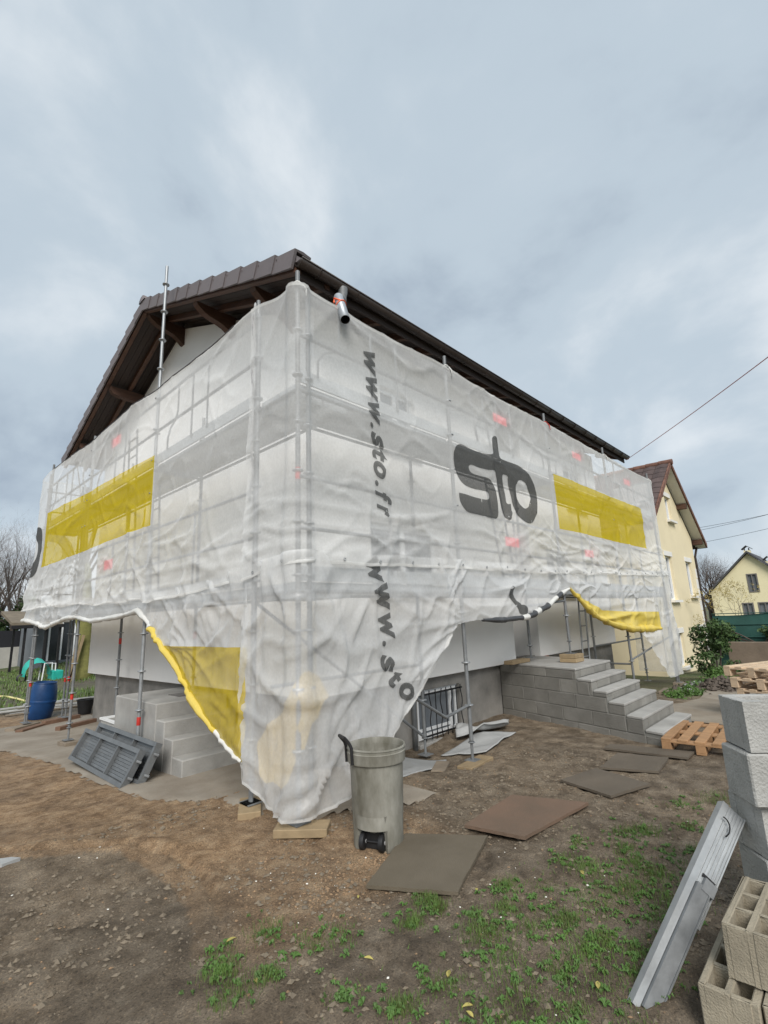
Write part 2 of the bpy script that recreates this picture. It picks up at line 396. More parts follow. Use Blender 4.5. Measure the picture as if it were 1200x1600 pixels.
big = ramp(noise(1.1, 5, .55, .6), [(.34,(.84,.84,.84)),(.5,(1.0,1.0,1.0)),(.66,(1.22,1.2,1.17))])
mm = t.nodes.new('ShaderNodeMix'); mm.data_type = 'RGBA'; mm.blend_type = 'MULTIPLY'; mm.inputs['Factor'].default_value = 1.0
L(c, mm.inputs['A']); L(big, mm.inputs['B'])
sp1 = ramp(noise(95, 3, .5), [(.34,(.45,.45,.45)),(.45,(1,1,1)),(.58,(1.0,1.0,1.0)),(.68,(1.7,1.66,1.58))])
m3 = t.nodes.new('ShaderNodeMix'); m3.data_type = 'RGBA'; m3.blend_type = 'MULTIPLY'; m3.inputs['Factor'].default_value = .8
L(mm.outputs['Result'], m3.inputs['A']); L(sp1, m3.inputs['B']); L(m3.outputs['Result'], b.inputs['Base Color'])
rr = t.nodes.new('ShaderNodeMapRange'); rr.inputs['From Min'].default_value = .35; rr.inputs['From Max'].default_value = .6; rr.inputs['To Min'].default_value = .6; rr.inputs['To Max'].default_value = .97
L(noise(1.3, 4), rr.inputs['Value']); L(rr.outputs[0], b.inputs['Roughness'])
bp = t.nodes.new('ShaderNodeBump'); bp.inputs['Strength'].default_value = .9; bp.inputs['Distance'].default_value = .04; L(noise(34, 9, .75), bp.inputs['Height']); L(bp.outputs[0], b.inputs['Normal'])
ground = grid_obj('ground', P, np.ones((len(xs)-1, len(ys)-1), bool), 'dirt'); tag(ground, kind='structure')
d_a, s_a = seg_dist(gx, gy, APRON)
d_r, s_r = seg_dist(gx, gy, RUT)
sandf = sstep(2.3, 1.1, d_a+.9*(fbm(gx*1.3, gy*1.3, 31, 4)-.5))*sstep(.9, .0, gx)*sstep(-1.1,-.3,gy+.5*(fbm(gx*2,gy*2,32,2)-.5))
sandf = np.maximum(sandf, sstep(1.15,.6,np.hypot((gx+.2)/1.2, (gy+.55)/.9)+.5*(fbm(gx*1.6,gy*1.6,33,3)-.5))*.85)
sandf = sandf*np.where(s_r < 0, 1, sstep(0,.0001,-d_r+.16+.12*(fbm(gx*3,gy*3,35,2)-.5))*.8)
sandf = np.maximum(sandf, sstep(2.8,4.5,gy)*sstep(-.2,-.9,gx)*sstep(12,7,gy)*.9)
farf = sstep(11, 15, gy+2*(fbm(gx*.4,gy*.4,41,2)-.5))*1.0
farf = np.maximum(farf, sstep(8, 12, gx)); farf = np.maximum(farf, sstep(-5,-12,gy))
zone = np.stack([sandf, farf, 0*farf, 1+0*farf], -1).reshape(-1,4).astype(np.float32)
ca = ground.data.attributes.new('zone', 'FLOAT_COLOR', 'POINT'); ca.data.foreach_set('color', zone.ravel())

# concrete apron round the house corner (thin worn sheet laid on the ground)
ax_ = np.arange(-1.3, 1.35, .04); ay_ = np.arange(-.4, 10.2, .04)
qx, qy = np.meshgrid(ax_, ay_, indexing='ij')
edge = np.interp(qy, [-.4,-.12,.12,1.15,1.9,4.9,7.5,10.6], [1.1,.75,.02,-.12,-.52,-.55,-.85,-1.0])
edge = edge+.22*(fbm(qx*2.2, qy*2.2, 51, 4)-.5)
inside = (qx > edge)
h = gz(qx, qy)+np.clip((qx-edge)*.25, 0, .028)-.006+.012*(fbm(qx*2, qy*2, 53, 3)-.5)
h = np.maximum(h, gz(qx,qy)+.3*detail(qx,qy)+.004)
mk = inside[:-1,:-1] & inside[1:,:-1] & inside[1:,1:] & inside[:-1,1:]
mat('apron', (.31,.275,.225), .93, .0, 1.8, .5, 40, c2=(.20,.165,.125))
ap = grid_obj('concrete_apron', np.stack([qx,qy,h],-1), mk, 'apron'); tag(ap, kind='structure')
# paved path beyond the block stairs
pb = MB(); px_ = np.arange(5.9, 12.6, .3); rows = []
vs = []; fs = []
for i, x in enumerate(px_):
    for j, y in enumerate((-2.0+.12*math.sin(x*2), -1.5, -.95+.15*math.sin(x*1.3))):
        vs.append((x, y, G(x,y)+.03+.008*math.sin(7*x+5*y)))
for i in range(len(px_)-1):
    for j in range(2): fs.append((i*3+j,(i+1)*3+j,(i+1)*3+j+1,i*3+j+1))
pb.add(vs, fs); tag(pb.build('garden_path', 'apron'), kind='structure')

# ================================================================== house under renovation
H = thing('house', (1,1,0), 'two storey house with brown tiled roof wrapped in scaffolding nets', 'house')
def roof_top(y): return 7.76-.395*abs(y-5.15)
TH = .20
# gable wall on the left side, facing -X
g = MB(); zt = lambda y: roof_top(y)-TH-.06
g.prism([(1.0,.80),(9.4,.72),(9.4,zt(9.4)),(5.15,zt(5.15)),(1.0,zt(1.0))], 'x', 1.0, 1.16); g.build('gable_wall', 'facade_render', H)
# long wall, facing -Y, in two sections with an entrance recess between
def wall_with_holes(mb, x0, x1, z0, z1, y0, y1, holes):
    xs_ = sorted({x0, x1, *[h[0] for h in holes], *[h[1] for h in holes]}); zs_ = sorted({z0, z1, *[h[2] for h in holes], *[h[3] for h in holes]})
    for i in range(len(xs_)-1):
        # merge vertical runs
        run = None
        for j in range(len(zs_)-1):
            cx, cz = (xs_[i]+xs_[i+1])/2, (zs_[j]+zs_[j+1])/2
            if any(h[0] < cx < h[1] and h[2] < cz < h[3] for h in holes):
                if run: mb.box((xs_[i],y0,run[0]),(xs_[i+1],y1,run[1])); run = None
            else: run = (run[0] if run else zs_[j], zs_[j+1])
        if run: mb.box((xs_[i],y0,run[0]),(xs_[i+1],y1,run[1]))
WIN = [(1.95,3.45,2.0,3.0),(2.25,3.05,4.15,5.15),(7.2,8.4,2.0,3.0),(8.6,9.7,4.1,5.15)]
g = MB(); wall_with_holes(g, 1.16, 5.55, .82, 5.80, 1.0, 1.16, WIN[:2]); g.build('long_wall', 'facade_render', H)
g = MB(); wall_with_holes(g, 6.5, 10.6, .84, 5.80, 1.0, 1.16, WIN[2:]); g.build('long_wall', 'facade_render', H)
g = MB(); g.box((5.55,1.6,.2),(6.5,1.7,5.8)); g.box((5.45,1.161,.2),(5.549,1.6,5.8)); g.box((6.501,1.161,.2),(6.6,1.6,5.8)); g.build('entrance_wall', 'facade_render', H)
g = MB(); g.box((5.58,1.54,.86),(6.47,1.6,2.9)); dr = g.build('front_door', 'facade_dark', H)
g = MB(); g.tube([(6.35,1.53,1.85),(6.35,1.48,1.85),(6.25,1.48,1.85)], .012); g.build('handle', 'galvanised', dr)
g = MB(); g.box((10.5,1.17,.8),(10.66,9.4,5.8)); g.box((1.17,9.25,.7),(10.5,9.4,5.8)); g.prism([(1.17,5.8),(9.25,5.8),(9.25,zt(9.25)),(5.15,zt(5.15)),(1.17,zt(1.17))], 'x', 10.5, 10.66); g.build('rear_walls', 'facade_render', H)
for (x0,x1,z0,z1) in WIN:
    f = MB()
    for a, b_ in (((x0,1.08,z0),(x0+.07,1.15,z1)),((x1-.07,1.08,z0),(x1,1.15,z1)),((x0+.07,1.08,z0),(x1-.07,1.15,z0+.07)),((x0+.07,1.08,z1-.07),(x1-.07,1.15,z1)),(((x0+x1)/2-.04,1.08,z0+.07),((x0+x1)/2+.04,1.15,z1-.07))): f.box(a, b_)
    wo = f.build('window', 'pvc_white', H)
    MB().box((x0+.07,1.11,z0+.07),(x1-.07,1.125,z1-.07)).build('pane', 'glass_grey', wo)
    MB().box((x0-.06,.93,z0-.05),(x1+.06,1.10,z0-.003)).build('sill', 'white_stone', wo)
# basement
bw = MB(); OP = (2.88, 3.92, -.04, .64)
wall_with_holes(bw, 1.14, 6.0, -.6, .84, 1.12, 1.32, [OP]); bw.box((6.0,1.12,-.6),(8.85,1.32,.86)); bw.box((9.35,1.12,-.6),(10.6,1.32,.86)); bw.box((8.85,1.12,.25),(9.35,1.32,.86)); bw.box((8.85,1.3,-.6),(9.35,1.36,.25))
bw.build('basement_wall', 'basement', H)
g = MB(); g.box((1.14,1.32,-.8),(1.34,9.3,.84)); g.build('basement_wall', 'basement', H)
g = MB(); g.box((2.80,1.02,-.16),(4.0,1.30,-.042), .012); g.build('window_sill', 'concrete', H)
g = MB()
g.box((2.9,1.16,-.03),(2.96,1.22,.63)); g.box((3.84,1.16,-.03),(3.90,1.22,.63)); g.box((2.96,1.16,-.03),(3.84,1.22,.04)); g.box((2.96,1.16,.57),(3.84,1.22,.63)); g.box((3.70,1.155,.04),(3.745,1.225,.57)); g.box((2.96,1.165,.07),(3.70,1.215,.11))
bwn = g.build('basement_window', 'pvc_white', H)
MB().box((2.96,1.185,.04),(3.84,1.195,.57)).build('pane', 'glass_grey', bwn)
MB().box((1.36,1.36,-.6),(10.45,9.2,.1)).build('cellar_floor', 'basement', H)
grl = MB().box((2.9,1.05,.02),(3.9,1.062,.045)).build('window_grille', 'black_iron', H); MB().box((2.9,1.05,.58),(3.9,1.062,.605)).build('cross_bar', 'black_iron', grl)
for k in range(8):
    x = 2.96+.128*k; amp = .018 if k % 2 else .0
    pts = [(x+amp*math.sin(z*17+k), 1.045, z) for z in np.linspace(-.02, .64, 22)]
    MB().tube(pts, .008, 6).build('bar', 'black_iron', grl, True)
MB().tube([(2.74,1.06,-.2),(2.74,1.06,.5),(2.74,1.10,.62)], .035, 10).build('drain_pipe', 'galvanised_old', H, True)

# roof
RX0, RX1 = .19, 11.25
def slope_poly(y0, y1, th=TH): return [(y0, roof_top(y0)), (y1, roof_top(y1)), (y1, roof_top(y1)-th), (y0, roof_top(y0)-th)]
rb = MB()
rb.prism([(.32,roof_top(.32)-.03),(5.15,roof_top(5.15)-.03),(9.98,roof_top(9.98)-.03),(9.98,roof_top(9.98)-.12),(5.15,roof_top(5.15)-.12),(.32,roof_top(.32)-.12)], 'x', RX0+.03, RX1)
roof = rb.build('roof', 'roof_tile', H)
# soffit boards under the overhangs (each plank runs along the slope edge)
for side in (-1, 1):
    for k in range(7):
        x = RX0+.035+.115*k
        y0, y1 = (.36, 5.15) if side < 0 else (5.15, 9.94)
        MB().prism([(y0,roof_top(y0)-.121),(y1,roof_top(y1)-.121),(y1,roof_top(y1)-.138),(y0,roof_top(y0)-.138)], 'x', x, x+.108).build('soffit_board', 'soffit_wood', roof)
    for x in (RX0+.04, .66):       # flying rafters
        y0, y1 = (.34, 5.14) if side < 0 else (5.16, 9.96)
        MB().prism([(y0,roof_top(y0)-.139),(y1,roof_top(y1)-.139),(y1,roof_top(y1)-.24),(y0,roof_top(y0)-.24)], 'x', x, x+.07).build('rafter', 'brown_wood', roof)
# purlin ends with curved brackets at the gable
for y in (1.42, 3.15, 5.15, 7.1, 9.0):
    zt_ = roof_top(y)-(.241 if y != 5.15 else .27)
    prof = [(.30,zt_),(1.02,zt_),(1.02,zt_-.36),(.965,zt_-.36),(.90,zt_-.30),(.80,zt_-.235),(.68,zt_-.20),(.55,zt_-.175),(.45,zt_-.14),(.38,zt_-.09),(.33,zt_-.05)]
    if y in (7.1, 9.0): prof = [(.30,zt_),(1.02,zt_),(1.02,zt_-.26),(.97,zt_-.23),(.80,zt_-.205),(.5,zt_-.19),(.36,zt_-.15),(.31,zt_-.08)]
    MB().prism(prof, 'y', y-.06, y+.06).build('purlin_end', 'brown_wood', roof)
# eave: rafter tails, soffit planks, fascia, gutter
for k in range(18):
    x = 1.1+.58*k
    MB().prism([(.42,roof_top(.42)-.141),(1.02,roof_top(1.02)-.141),(1.02,roof_top(1.02)-.26),(.42,roof_top(.42)-.24)], 'x', x, x+.08).build('rafter', 'brown_wood', roof)
for k in range(6):
    y = .37+.115*k
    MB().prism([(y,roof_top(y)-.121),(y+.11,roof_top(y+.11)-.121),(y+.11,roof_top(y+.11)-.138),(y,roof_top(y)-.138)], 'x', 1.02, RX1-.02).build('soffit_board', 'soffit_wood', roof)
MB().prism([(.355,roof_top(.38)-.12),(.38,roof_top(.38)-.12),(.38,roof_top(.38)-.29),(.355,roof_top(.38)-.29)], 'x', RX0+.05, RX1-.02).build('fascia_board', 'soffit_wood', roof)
gu = MB(); n = 14; vs = []; fs = []; gc = (.285, 5.735)
for xi, x in enumerate((RX0+.03, RX1)):
    for r_ in (.072, .064):
        for j in range(n+1):
            a = math.pi+math.pi*j/n; vs.append((x, gc[0]+r_*math.cos(a), gc[1]+r_*math.sin(a)))
k = n+1
for j in range(n):
    fs += [(j,j+1,2*k+j+1,2*k+j),(k+j+1,k+j,3*k+j,3*k+j+1),(j,k+j,k+j+1,j+1),(2*k+j+1,3*k+j+1,3*k+j,2*k+j)]
fs += [(0,2*k,3*k,k),(n,k+n,3*k+n,2*k+n)]
gu.add(vs, fs); gu.prism([(gc[0]+.064*math.cos(math.pi+math.pi*j/n), gc[1]+.064*math.sin(math.pi+math.pi*j/n)) for j in range(n+1)], 'x', RX0+.032, RX0+.05)
gu.tube([(RX0+.03,gc[0]-.074,gc[1]),(RX1,gc[0]-.074,gc[1])], .011, 8)
gut = gu.build('gutter', 'gutter', roof, True)
for k in range(18):
    x = .5+.6*k; MB().tube([(x,.36,5.75)]+[(x,gc[0]+.077*math.cos(a),gc[1]+.077*math.sin(a)) for a in np.linspace(2*math.pi,math.pi,9)], .008, 5).build('gutter_bracket', 'gutter', gut)
g = MB(); g.lathe([(.062,.02),(.058,-.05),(.042,-.11),(.042,-.19)], (.88,.27,5.67), 20); g.build('gutter_outlet', 'galvanised_old', gut, True)
# verge tiles, one by one
def verge_mesh():
    g = MB(); L_ = .455
    # local: y along slope (downhill end at y=0 is proud), x inward, z up
    def sec(y, lift, out):
        return [(-out,y,-.205+lift*.3),(-out,y,.0+lift),(.10,y,.012+lift),(.22,y,.0+lift),(.22,y,-.025+lift),(.02,y,-.02+lift),(.02,y,-.205+lift*.3)]
    a = sec(0, .030, .014); b_ = sec(L_, 0, 0); n = 7
    vs = a+b_; fs = [tuple(range(n)), tuple(reversed(range(n,2*n)))]+[(i,n+i,n+(i+1)%n,(i+1)%n) for i in range(n)]
    # small nail head on the face
    g.add(vs, fs); g.box((-.018,.38,-.045),(-.004,.39,-.035)); return g
vm = verge_mesh(); vt = None; sl = math.atan(.395); NT = 12; step = math.hypot(4.85,4.85*.395)/NT
for side in (-1, 1):
    for k in range(NT):
        dist = k*step; y = .30+dist*math.cos(sl) if side < 0 else 10.0-dist*math.cos(sl); z = roof_top(y)
        if vt is None: vt = vm.build('verge_tile', 'roof_tile', roof, False, (0,0,0)); o = vt
        else: o = vt.copy(); col.objects.link(o)
        o.location = (RX0-1, y-1, z); o.rotation_euler = (sl, 0, 0) if side < 0 else (sl, 0, 0)
        if side > 0:
            if not 'vt2' in globals():
                me2 = vt.data.copy()
                for v in me2.vertices: v.co.y = -v.co.y
                me2.flip_normals(); vt2 = me2
            o.data = vt2; o.rotation_euler = (-sl, 0, 0)
# ridge tiles
for k in range(26):
    x = RX0-.02+.43*k
    g = MB(); prof = [(.13*math.cos(a), .13*math.sin(a)*.8) for a in np.linspace(math.pi,0,9)]
    r0 = [(x, 5.15+p[0]*1.06, 7.73+p[1]*1.06) for p in prof]; r1 = [(x+.45, 5.15+p[0], 7.72+p[1]) for p in prof]
    g.add(r0+r1, [(i,i+1,9+i+1,9+i) for i in range(8)]); 
    if k == 0: g.add(r0, [tuple(range(9))])
    g.build('ridge_tile', 'roof_tile', roof, True)
# courses of the tiled slopes (mostly hidden from the ground)
for side in (-1, 1):
    for k in range(15):
        d0 = k*step*.79; y = .33+d0*math.cos(sl) if side < 0 else 9.97-d0*math.cos(sl)
        y1 = y+.40*(1 if side < 0 else -1)
        if (side < 0 and y1 > 5.1) or (side > 0 and y1 < 5.2): continue
        MB().prism([(y,roof_top(y)+.008),(y1,roof_top(y1)-.018),(y1,roof_top(y1)-.028),(y,roof_top(y)-.026)], 'x', RX0+.235, RX1).build('tile_course', 'roof_tile', roof)

# dangling zinc downpipe tied with an orange strap
dp = thing('downpipe', (.88,.26,5.5), 'loose zinc downpipe hanging from the gutter over the net', 'downpipe')
a = Vector((.86,.25,5.50)); p2 = Vector((.49,-.19,4.86)); mid = Vector((.62,.06,5.33))
g = MB(); g.tube([Vector((.88,.27,5.55)), a, mid], [.044,.046,.05], 16, cap=False); g.build('elbow', 'galvanised_old', dp, True)
def pipe(p, q, ro, ri, n=24):
    g = MB(); d = (q-p).normalized(); x = d.orthogonal().normalized(); y = d.cross(x); vs = []
    for c_ in (p, q):
        for r_ in (ro, ri): vs += [c_+(x*math.cos(2*math.pi*j/n)+y*math.sin(2*math.pi*j/n))*r_ for j in range(n)]
    fs = []
    for j in range(n):
        jj = (j+1) % n; fs += [(j,jj,2*n+jj,2*n+j),(n+jj,n+j,3*n+j,3*n+jj),(2*n+j,2*n+jj,3*n+jj,3*n+j)]
    return g.add(vs, fs)
pipe(mid, p2, .054, .050).build('pipe', 'zinc', dp, True)
MB().tube([mid+(p2-mid)*.02, p2-(p2-mid)*.004], .0485, 24, cap=False).build('bore_shade', 'gutter', dp, True)  # oxidised lining, its dark colour also standing in for shade inside the pipe
MB().tube([mid+(p2-mid)*.02, mid+(p2-mid)*.04], .0485, 24).build('bore_shade_end', 'gutter', dp)  # dark disc closing the pipe, painted as the shade deep inside
sp_ = mid+(p2-mid)*.38
dd = (p2-mid).normalized(); xx = dd.orthogonal().normalized(); yy = dd.cross(xx)
g = MB(); g.tube([sp_+(xx*math.cos(t_)+yy*math.sin(t_))*.058+dd*(.03*math.sin(t_)) for t_ in np.linspace(0,2*math.pi,20)], .009, 6); g.tube([sp_+xx*.058, Vector((.53,.03,5.26)), Vector((.50,.0,5.17))], .011, 6); g.build('strap', 'orange_strap', dp)

# ================================================================== scaffolds
D1, D2 = 2.05, 4.05
SR = .024
col_mb = MB(); col_mb.lathe([(.024,-.012),(.052,-.008),(.055,0),(.052,.008),(.024,.012)], (0,0,0), 14)
collar_src = None
def standard(root, x, y, ztop, zb, foot=True, m='galvanised_old', tape=None, zc0=.12):
    global collar_src
    g = MB(); g.tube([(x,y,zb+.22),(x,y,ztop)], SR, 12); 
    st = g.build('standard', m, root, 'auto')
    if foot:
        g = MB(); g.tube([(x,y,zb+.01),(x,y,zb+.4)], .017, 8); g.box((x-.075,y-.075,zb),(x+.075,y+.075,zb+.008)); g.lathe([(.03,-.01),(.045,0),(.03,.012)],(x,y,zb+.2),10)
        g.build('base_jack', 'galvanised_old', st, 'auto')
    z = zb+.35
    o3 = Vector(root['_o'])
    zz = [v for v in np.arange(.11, ztop-.05, .5) if v > zb+.2]
    for v in zz:
        if collar_src is None:
            o = col_mb.build('collar', 'galvanised', st, True, (0,0,0)); collar_src = o
        else:
            o = collar_src.copy(); col.objects.link(o); o.parent = st
        o.location = Vector((x,y,v))-o3
    if tape:
        MB().lathe([(SR+.001,tape),(SR+.002,tape+.005),(SR+.002,tape+.10),(SR+.001,tape+.105)], (x,y,0), 12).build('red_sleeve', 'red_tape', st, True)
    return st
def tube_part(root, name, pts, r=.019, m='galvanised_old', n=8): return MB().tube(pts, r, n).build(name, m, root, 'auto')
plank_cache = {}
def plank(root, L_, loc, along):
    """perforated steel deck plank .32 wide, ribbed, with side flanges; along 'x' or 'y'"""
    key = (round(L_,2), along)
    if key not in plank_cache:
        g = MB(); w_ = .31; n = 5
        g.box((0,0,-.006),(L_,w_,0)); g.box((0,0,-.07),(L_,.006,-.006)); g.box((0,w_-.006,-.07),(L_,w_,-.006)); g.box((0,.006,-.07),(.006,w_-.006,-.006)); g.box((L_-.006,.006,-.07),(L_,w_-.006,-.006))
        for k in range(1, n): g.box((.02,w_*k/n-.012,.0),(L_-.02,w_*k/n+.012,.006))
        if along == 'y': g.v = [(p[1],p[0],p[2]) for p in g.v]
        o = g.build('deck_plank', 'deck_metal', root, False, (0,0,0)); plank_cache[key] = o
    else:
        o = plank_cache[key].copy(); col.objects.link(o); o.parent = root
    o.location = Vector(loc)-Vector(root['_o'])
    return o

XB = [0.0, 2.55, 5.6, 8.5, 11.75]
SC1 = thing('scaffold', (0,0,0), 'steel scaffold along the long wall right of the house corner', 'scaffold', 'scaffolds around the house')
def stair_top(x, y): return .86 if (4.35 < x < 5.75 and y > -.45) else None
for i, x in enumerate(XB):
    zb = stair_top(x,0) or G(x,0)+.06
    if i == 2: zb = .985
    standard(SC1, x, 0, 5.30, zb, tape=None if i != 1 else None)
    zb2 = (stair_top(x,.73) or G(x,.73)+.06)
    if i == 2: zb2 = .90
    standard(SC1, x, .73, 5.15, zb2)
for i in range(4):
    a, b_ = XB[i], XB[i+1]; L_ = b_-a-.05; mx_ = (a+b_)/2
    for dk in (D1, D2):
        for y in (.05, .38): plank(SC1, L_, (a+.025, y, dk), 'x')
        for y, hs in ((-.045, (.5, 1.0)),):
            for h_ in hs: tube_part(SC1, 'guard_rail', [(a,y+.02,dk+h_),(b_,y+.02,dk+h_)])
        tube_part(SC1, 'ledger', [(a,.73,dk-.09),(b_,.73,dk-.09)]); tube_part(SC1, 'ledger', [(a,0,dk-.09),(b_,0,dk-.09)])
        MB().box((a+.03,.012,dk+.01),(b_-.03,.035,dk+.15)).build('toe_board', 'deck_metal', SC1)
        # bent end tubes of the guard rail frame
        for s_, xe in (((1, a+.55),) if dk == D2 and i != 1 else ((-1, b_-.55),) if dk == D2 else ()):
            tube_part(SC1, 'guard_frame', [(xe,-.01,dk+1.02),(xe,-.01,dk+.62),(xe-s_*.06,-.01,dk+.5),(xe-s_*.22,-.01,dk+.42),(xe-s_*.30,-.01,dk+.30),(xe-s_*.30,-.01,dk+.12)], .013, n=6)
        for xm in ((mx_-.22, mx_+.22) if dk == D2 else (mx_,)): tube_part(SC1, 'guard_post', [(xm,0,dk+.1),(xm,0,dk+1.05)], .014, n=6)
for x in XB:
    for dk in (D1, D2): tube_part(SC1, 'transom', [(x,0,dk-.09),(x,.73,dk-.09)])
tube_part(SC1, 'guard_rail', [(11.77,0,D2+1.0),(11.77,.73,D2+1.0)]); tube_part(SC1, 'guard_rail', [(11.77,0,D2+.5),(11.77,.73,D2+.5)])
# low braces seen under the nets
tube_part(SC1, 'brace', [(2.55,-.02,.62),(2.05,-.02,.55),(1.55,-.02,.82),(1.3,-.02,.98)], .019)
tube_part(SC1, 'guard_rail', [(4.3,.0,1.78),(5.6,.0,1.86)])
tube_part(SC1, 'guard_rail', [(2.55,.73,1.06),(0.2,.73,1.06)]); tube_part(SC1, 'brace', [(2.55,.73,.15),(0,.73,1.9)])
tube_part(SC1, 'ledger', [(8.5,0,.55),(8.5,.73,.55)]); tube_part(SC1, 'ledger', [(8.5,0.02,.62),(11.75,0.02,.95)]); tube_part(SC1, 'ledger', [(8.5,.73,.9),(11.75,.73,.9)])
def ladder(root, p0, p1, wdir, n, wid=.30):
    p0, p1, wd = Vector(p0), Vector(p1), Vector(wdir).normalized()*wid/2
    g = MB(); g.tube([p0-wd,p1-wd],.016,6); g.tube([p0+wd,p1+wd],.016,6)
    lo = g.build('ladder', 'galvanised_old', root, 'auto')
    for k in range(n):
        c_ = p0+(p1-p0)*((k+.5)/n); MB().tube([c_-wd,c_+wd], .012, 6).build('rung', 'galvanised_old', lo)
ladder(SC1, (4.05,.12,2.1), (3.45,.10,5.0), (1,0,0), 9, .36)
ladder(SC1, (6.9,.3,.1), (7.3,.4,2.1), (1,0,0), 7)
for (x, z) in ((3.95,4.72),(3.98,2.74),(6.92,4.75),(6.94,2.76),(9.9,4.72)):
    MB().box((x-.2,-.012,z-.07),(x+.2,-.006,z+.07)).build('warning_tag', 'red_tag', SC1)
# worn tape on the corner pole
MB().lathe([(SR+.001,3.02),(SR+.002,3.03),(SR+.002,3.13),(SR+.001,3.14)], (0,0,0), 12).build('red_sleeve', 'red_tape', SC1, True)

YB = [.75, 3.55, 6.65, 9.8]
SC2 = thing('scaffold', (0,.75,0), 'steel scaffold along the gable wall with one pole far taller', 'scaffold', 'scaffolds around the house')
for i, y in enumerate(YB):
    top = [5.34, 7.45, 5.42, 5.62][i]
    if i == 1: standard(SC2, 0, y, top, G(0,y)+.05, tape=.42, m='galvanised')
    else: standard(SC2, 0, y, top, G(0,y)+(.10 if i else .06), tape=[None,None,.50,.52][i])
    if i == 0: continue
    standard(SC2, .73, y, 5.0, (.75 if i == 1 else G(.73,y)+.1), tape=[None,1.5,1.4,.55][i])
    standard(SC2, .06 if i == 1 else .0, y+.16, 5.0 if i == 1 else 4.4, 1.75, foot=False)
standard(SC2, .06, 10.28, 5.5, G(0,10.3)+.05); standard(SC2, .78, 10.28, 5.3, G(.7,10.3)+.05, tape=.5)
standard(SC2, .145, .02, 5.05, .05, foot=False)
YS = [.75, 3.55, 6.65, 9.8]
for i in range(3):
    a, b_ = YS[i], YS[i+1]; L_ = b_-a-.05; my = (a+b_)/2
    for dk in (D1, D2):
        for x in (.05, .38): plank(SC2, L_, (x, a+.025, dk), 'y')
        for h_ in (.5, 1.0): tube_part(SC2, 'guard_rail', [(-.02,a,dk+h_),(-.02,b_,dk+h_)])
        tube_part(SC2, 'ledger', [(.73,a,dk-.09),(.73,b_,dk-.09)]); tube_part(SC2, 'ledger', [(0,a,dk-.09),(0,b_,dk-.09)])
        MB().box((.012,a+.03,dk+.01),(.035,b_-.03,dk+.15)).build('toe_board', 'deck_metal', SC2)
        for s_, ye in (((1, a+.55),(-1, b_-.55)) if dk == D2 and i == 2 else ((-1, b_-.75),) if dk == D2 else ()):
            tube_part(SC2, 'guard_frame', [(-.01,ye,dk+1.02),(-.01,ye,dk+.62),(-.01,ye-s_*.06,dk+.5),(-.01,ye-s_*.22,dk+.42),(-.01,ye-s_*.30,dk+.30),(-.01,ye-s_*.30,dk+.12)], .013, n=6)
        for ym in ((my-.22, my+.22) if dk == D2 else (my,)): tube_part(SC2, 'guard_post', [(0,ym,dk+.1),(0,ym,dk+1.05)], .014, n=6)
for y in YS[1:]:
    for dk in (D1, D2): tube_part(SC2, 'transom', [(0,y,dk-.09),(.73,y,dk-.09)])
for dk in (D1, D2):
    for x in (.05,.38): plank(SC2, .40, (x, 9.84, dk), 'y')
    for h_ in (.5,1.0): tube_part(SC2, 'guard_rail', [(0.02,10.28,dk+h_),(.76,10.28,dk+h_)])
# the plank bay that turns the corner
for dk in (D1, D2):
    for x in (.05,.38): plank(SC2, .68, (x-.0, .06, dk-.075), 'y')
ladder(SC2, (.08,4.45,2.1), (.10,4.85,5.0), (0,1,0), 9, .36)
ladder(SC2, (.4,4.3,2.1), (.4,4.5,4.0), (0,1,0), 7, .3)
for (y, z) in ((5.19,2.73),(5.26,4.91)): MB().box((-.03,y-.2,z-.08),(-.024,y+.2,z+.08)).build('warning_tag', 'red_tag', SC2)

# ================================================================== nets
def right_pos(u, off, XE=11.95):
    """u runs along the long side; u<0 is the corner end frame on the gable side"""
    acc = np.zeros(np.shape(u)+(2,)); nn = np.zeros(np.shape(u)+(2,))
    for dlt in np.linspace(-.07,.07,9):
        q = u+dlt
        x = np.where(q < 0, -off, np.where(q > XE, XE+off, q)); y = np.where(q < 0, -q, np.where(q > XE, q-XE, -off))
        x = np.where((q > XE), XE+off, np.where(q < 0, -off, x))
        n = np.stack([np.where(q < 0, -1., np.where(q > XE, 1., 0.)), np.where((q >= 0) & (q <= XE), -1., 0.)], -1)
        acc += np.stack([x, y], -1); nn += n
    nn /= np.linalg.norm(nn, axis=-1, keepdims=True)+1e-9
    return acc/9, nn
def left_pos(u, off, YE=10.36):
    acc = np.zeros(np.shape(u)+(2,)); nn = np.zeros(np.shape(u)+(2,))
    for dlt in np.linspace(-.07,.07,9):
        q = u+dlt
        x = np.where(q > YE, q-YE, -off); y = np.where(q > YE, YE+off, q)
        n = np.stack([np.where(q > YE, 0., -1.), np.where(q > YE, 1., 0.)], -1)
        acc += np.stack([x, y], -1); nn += n
    nn /= np.linalg.norm(nn, axis=-1, keepdims=True)+1e-9
    return acc/9, nn
def pole_fac(u, poles):
    d = np.full(np.shape(u), 9.)
    for p_ in poles: d = np.minimum(d, np.abs(u-p_))
    return .25+.75*sstep(0, .7, d)
def base_wrinkle(u, z, s):
    wu = u+.5*(vn(u*.7,z*.7,s+1)-.5); wz = z+.35*(vn(u*.9,z*.9,s+2)-.5)
    d = .045*fbm(u*.55, z*.6, s+3, 2)
    d = d+.034*ridge(wu*.9+wz*.7, wz*1.3-wu*.4, s+4, 4)+.026*ridge(wu*1.9-wz*1.1, wz*2.2+wu*.7, s+5, 5)
    d = d+.006*ridge(wu*4.5+wz*2, wz*4.0-wu*1.2, s+6, 4)
    return d
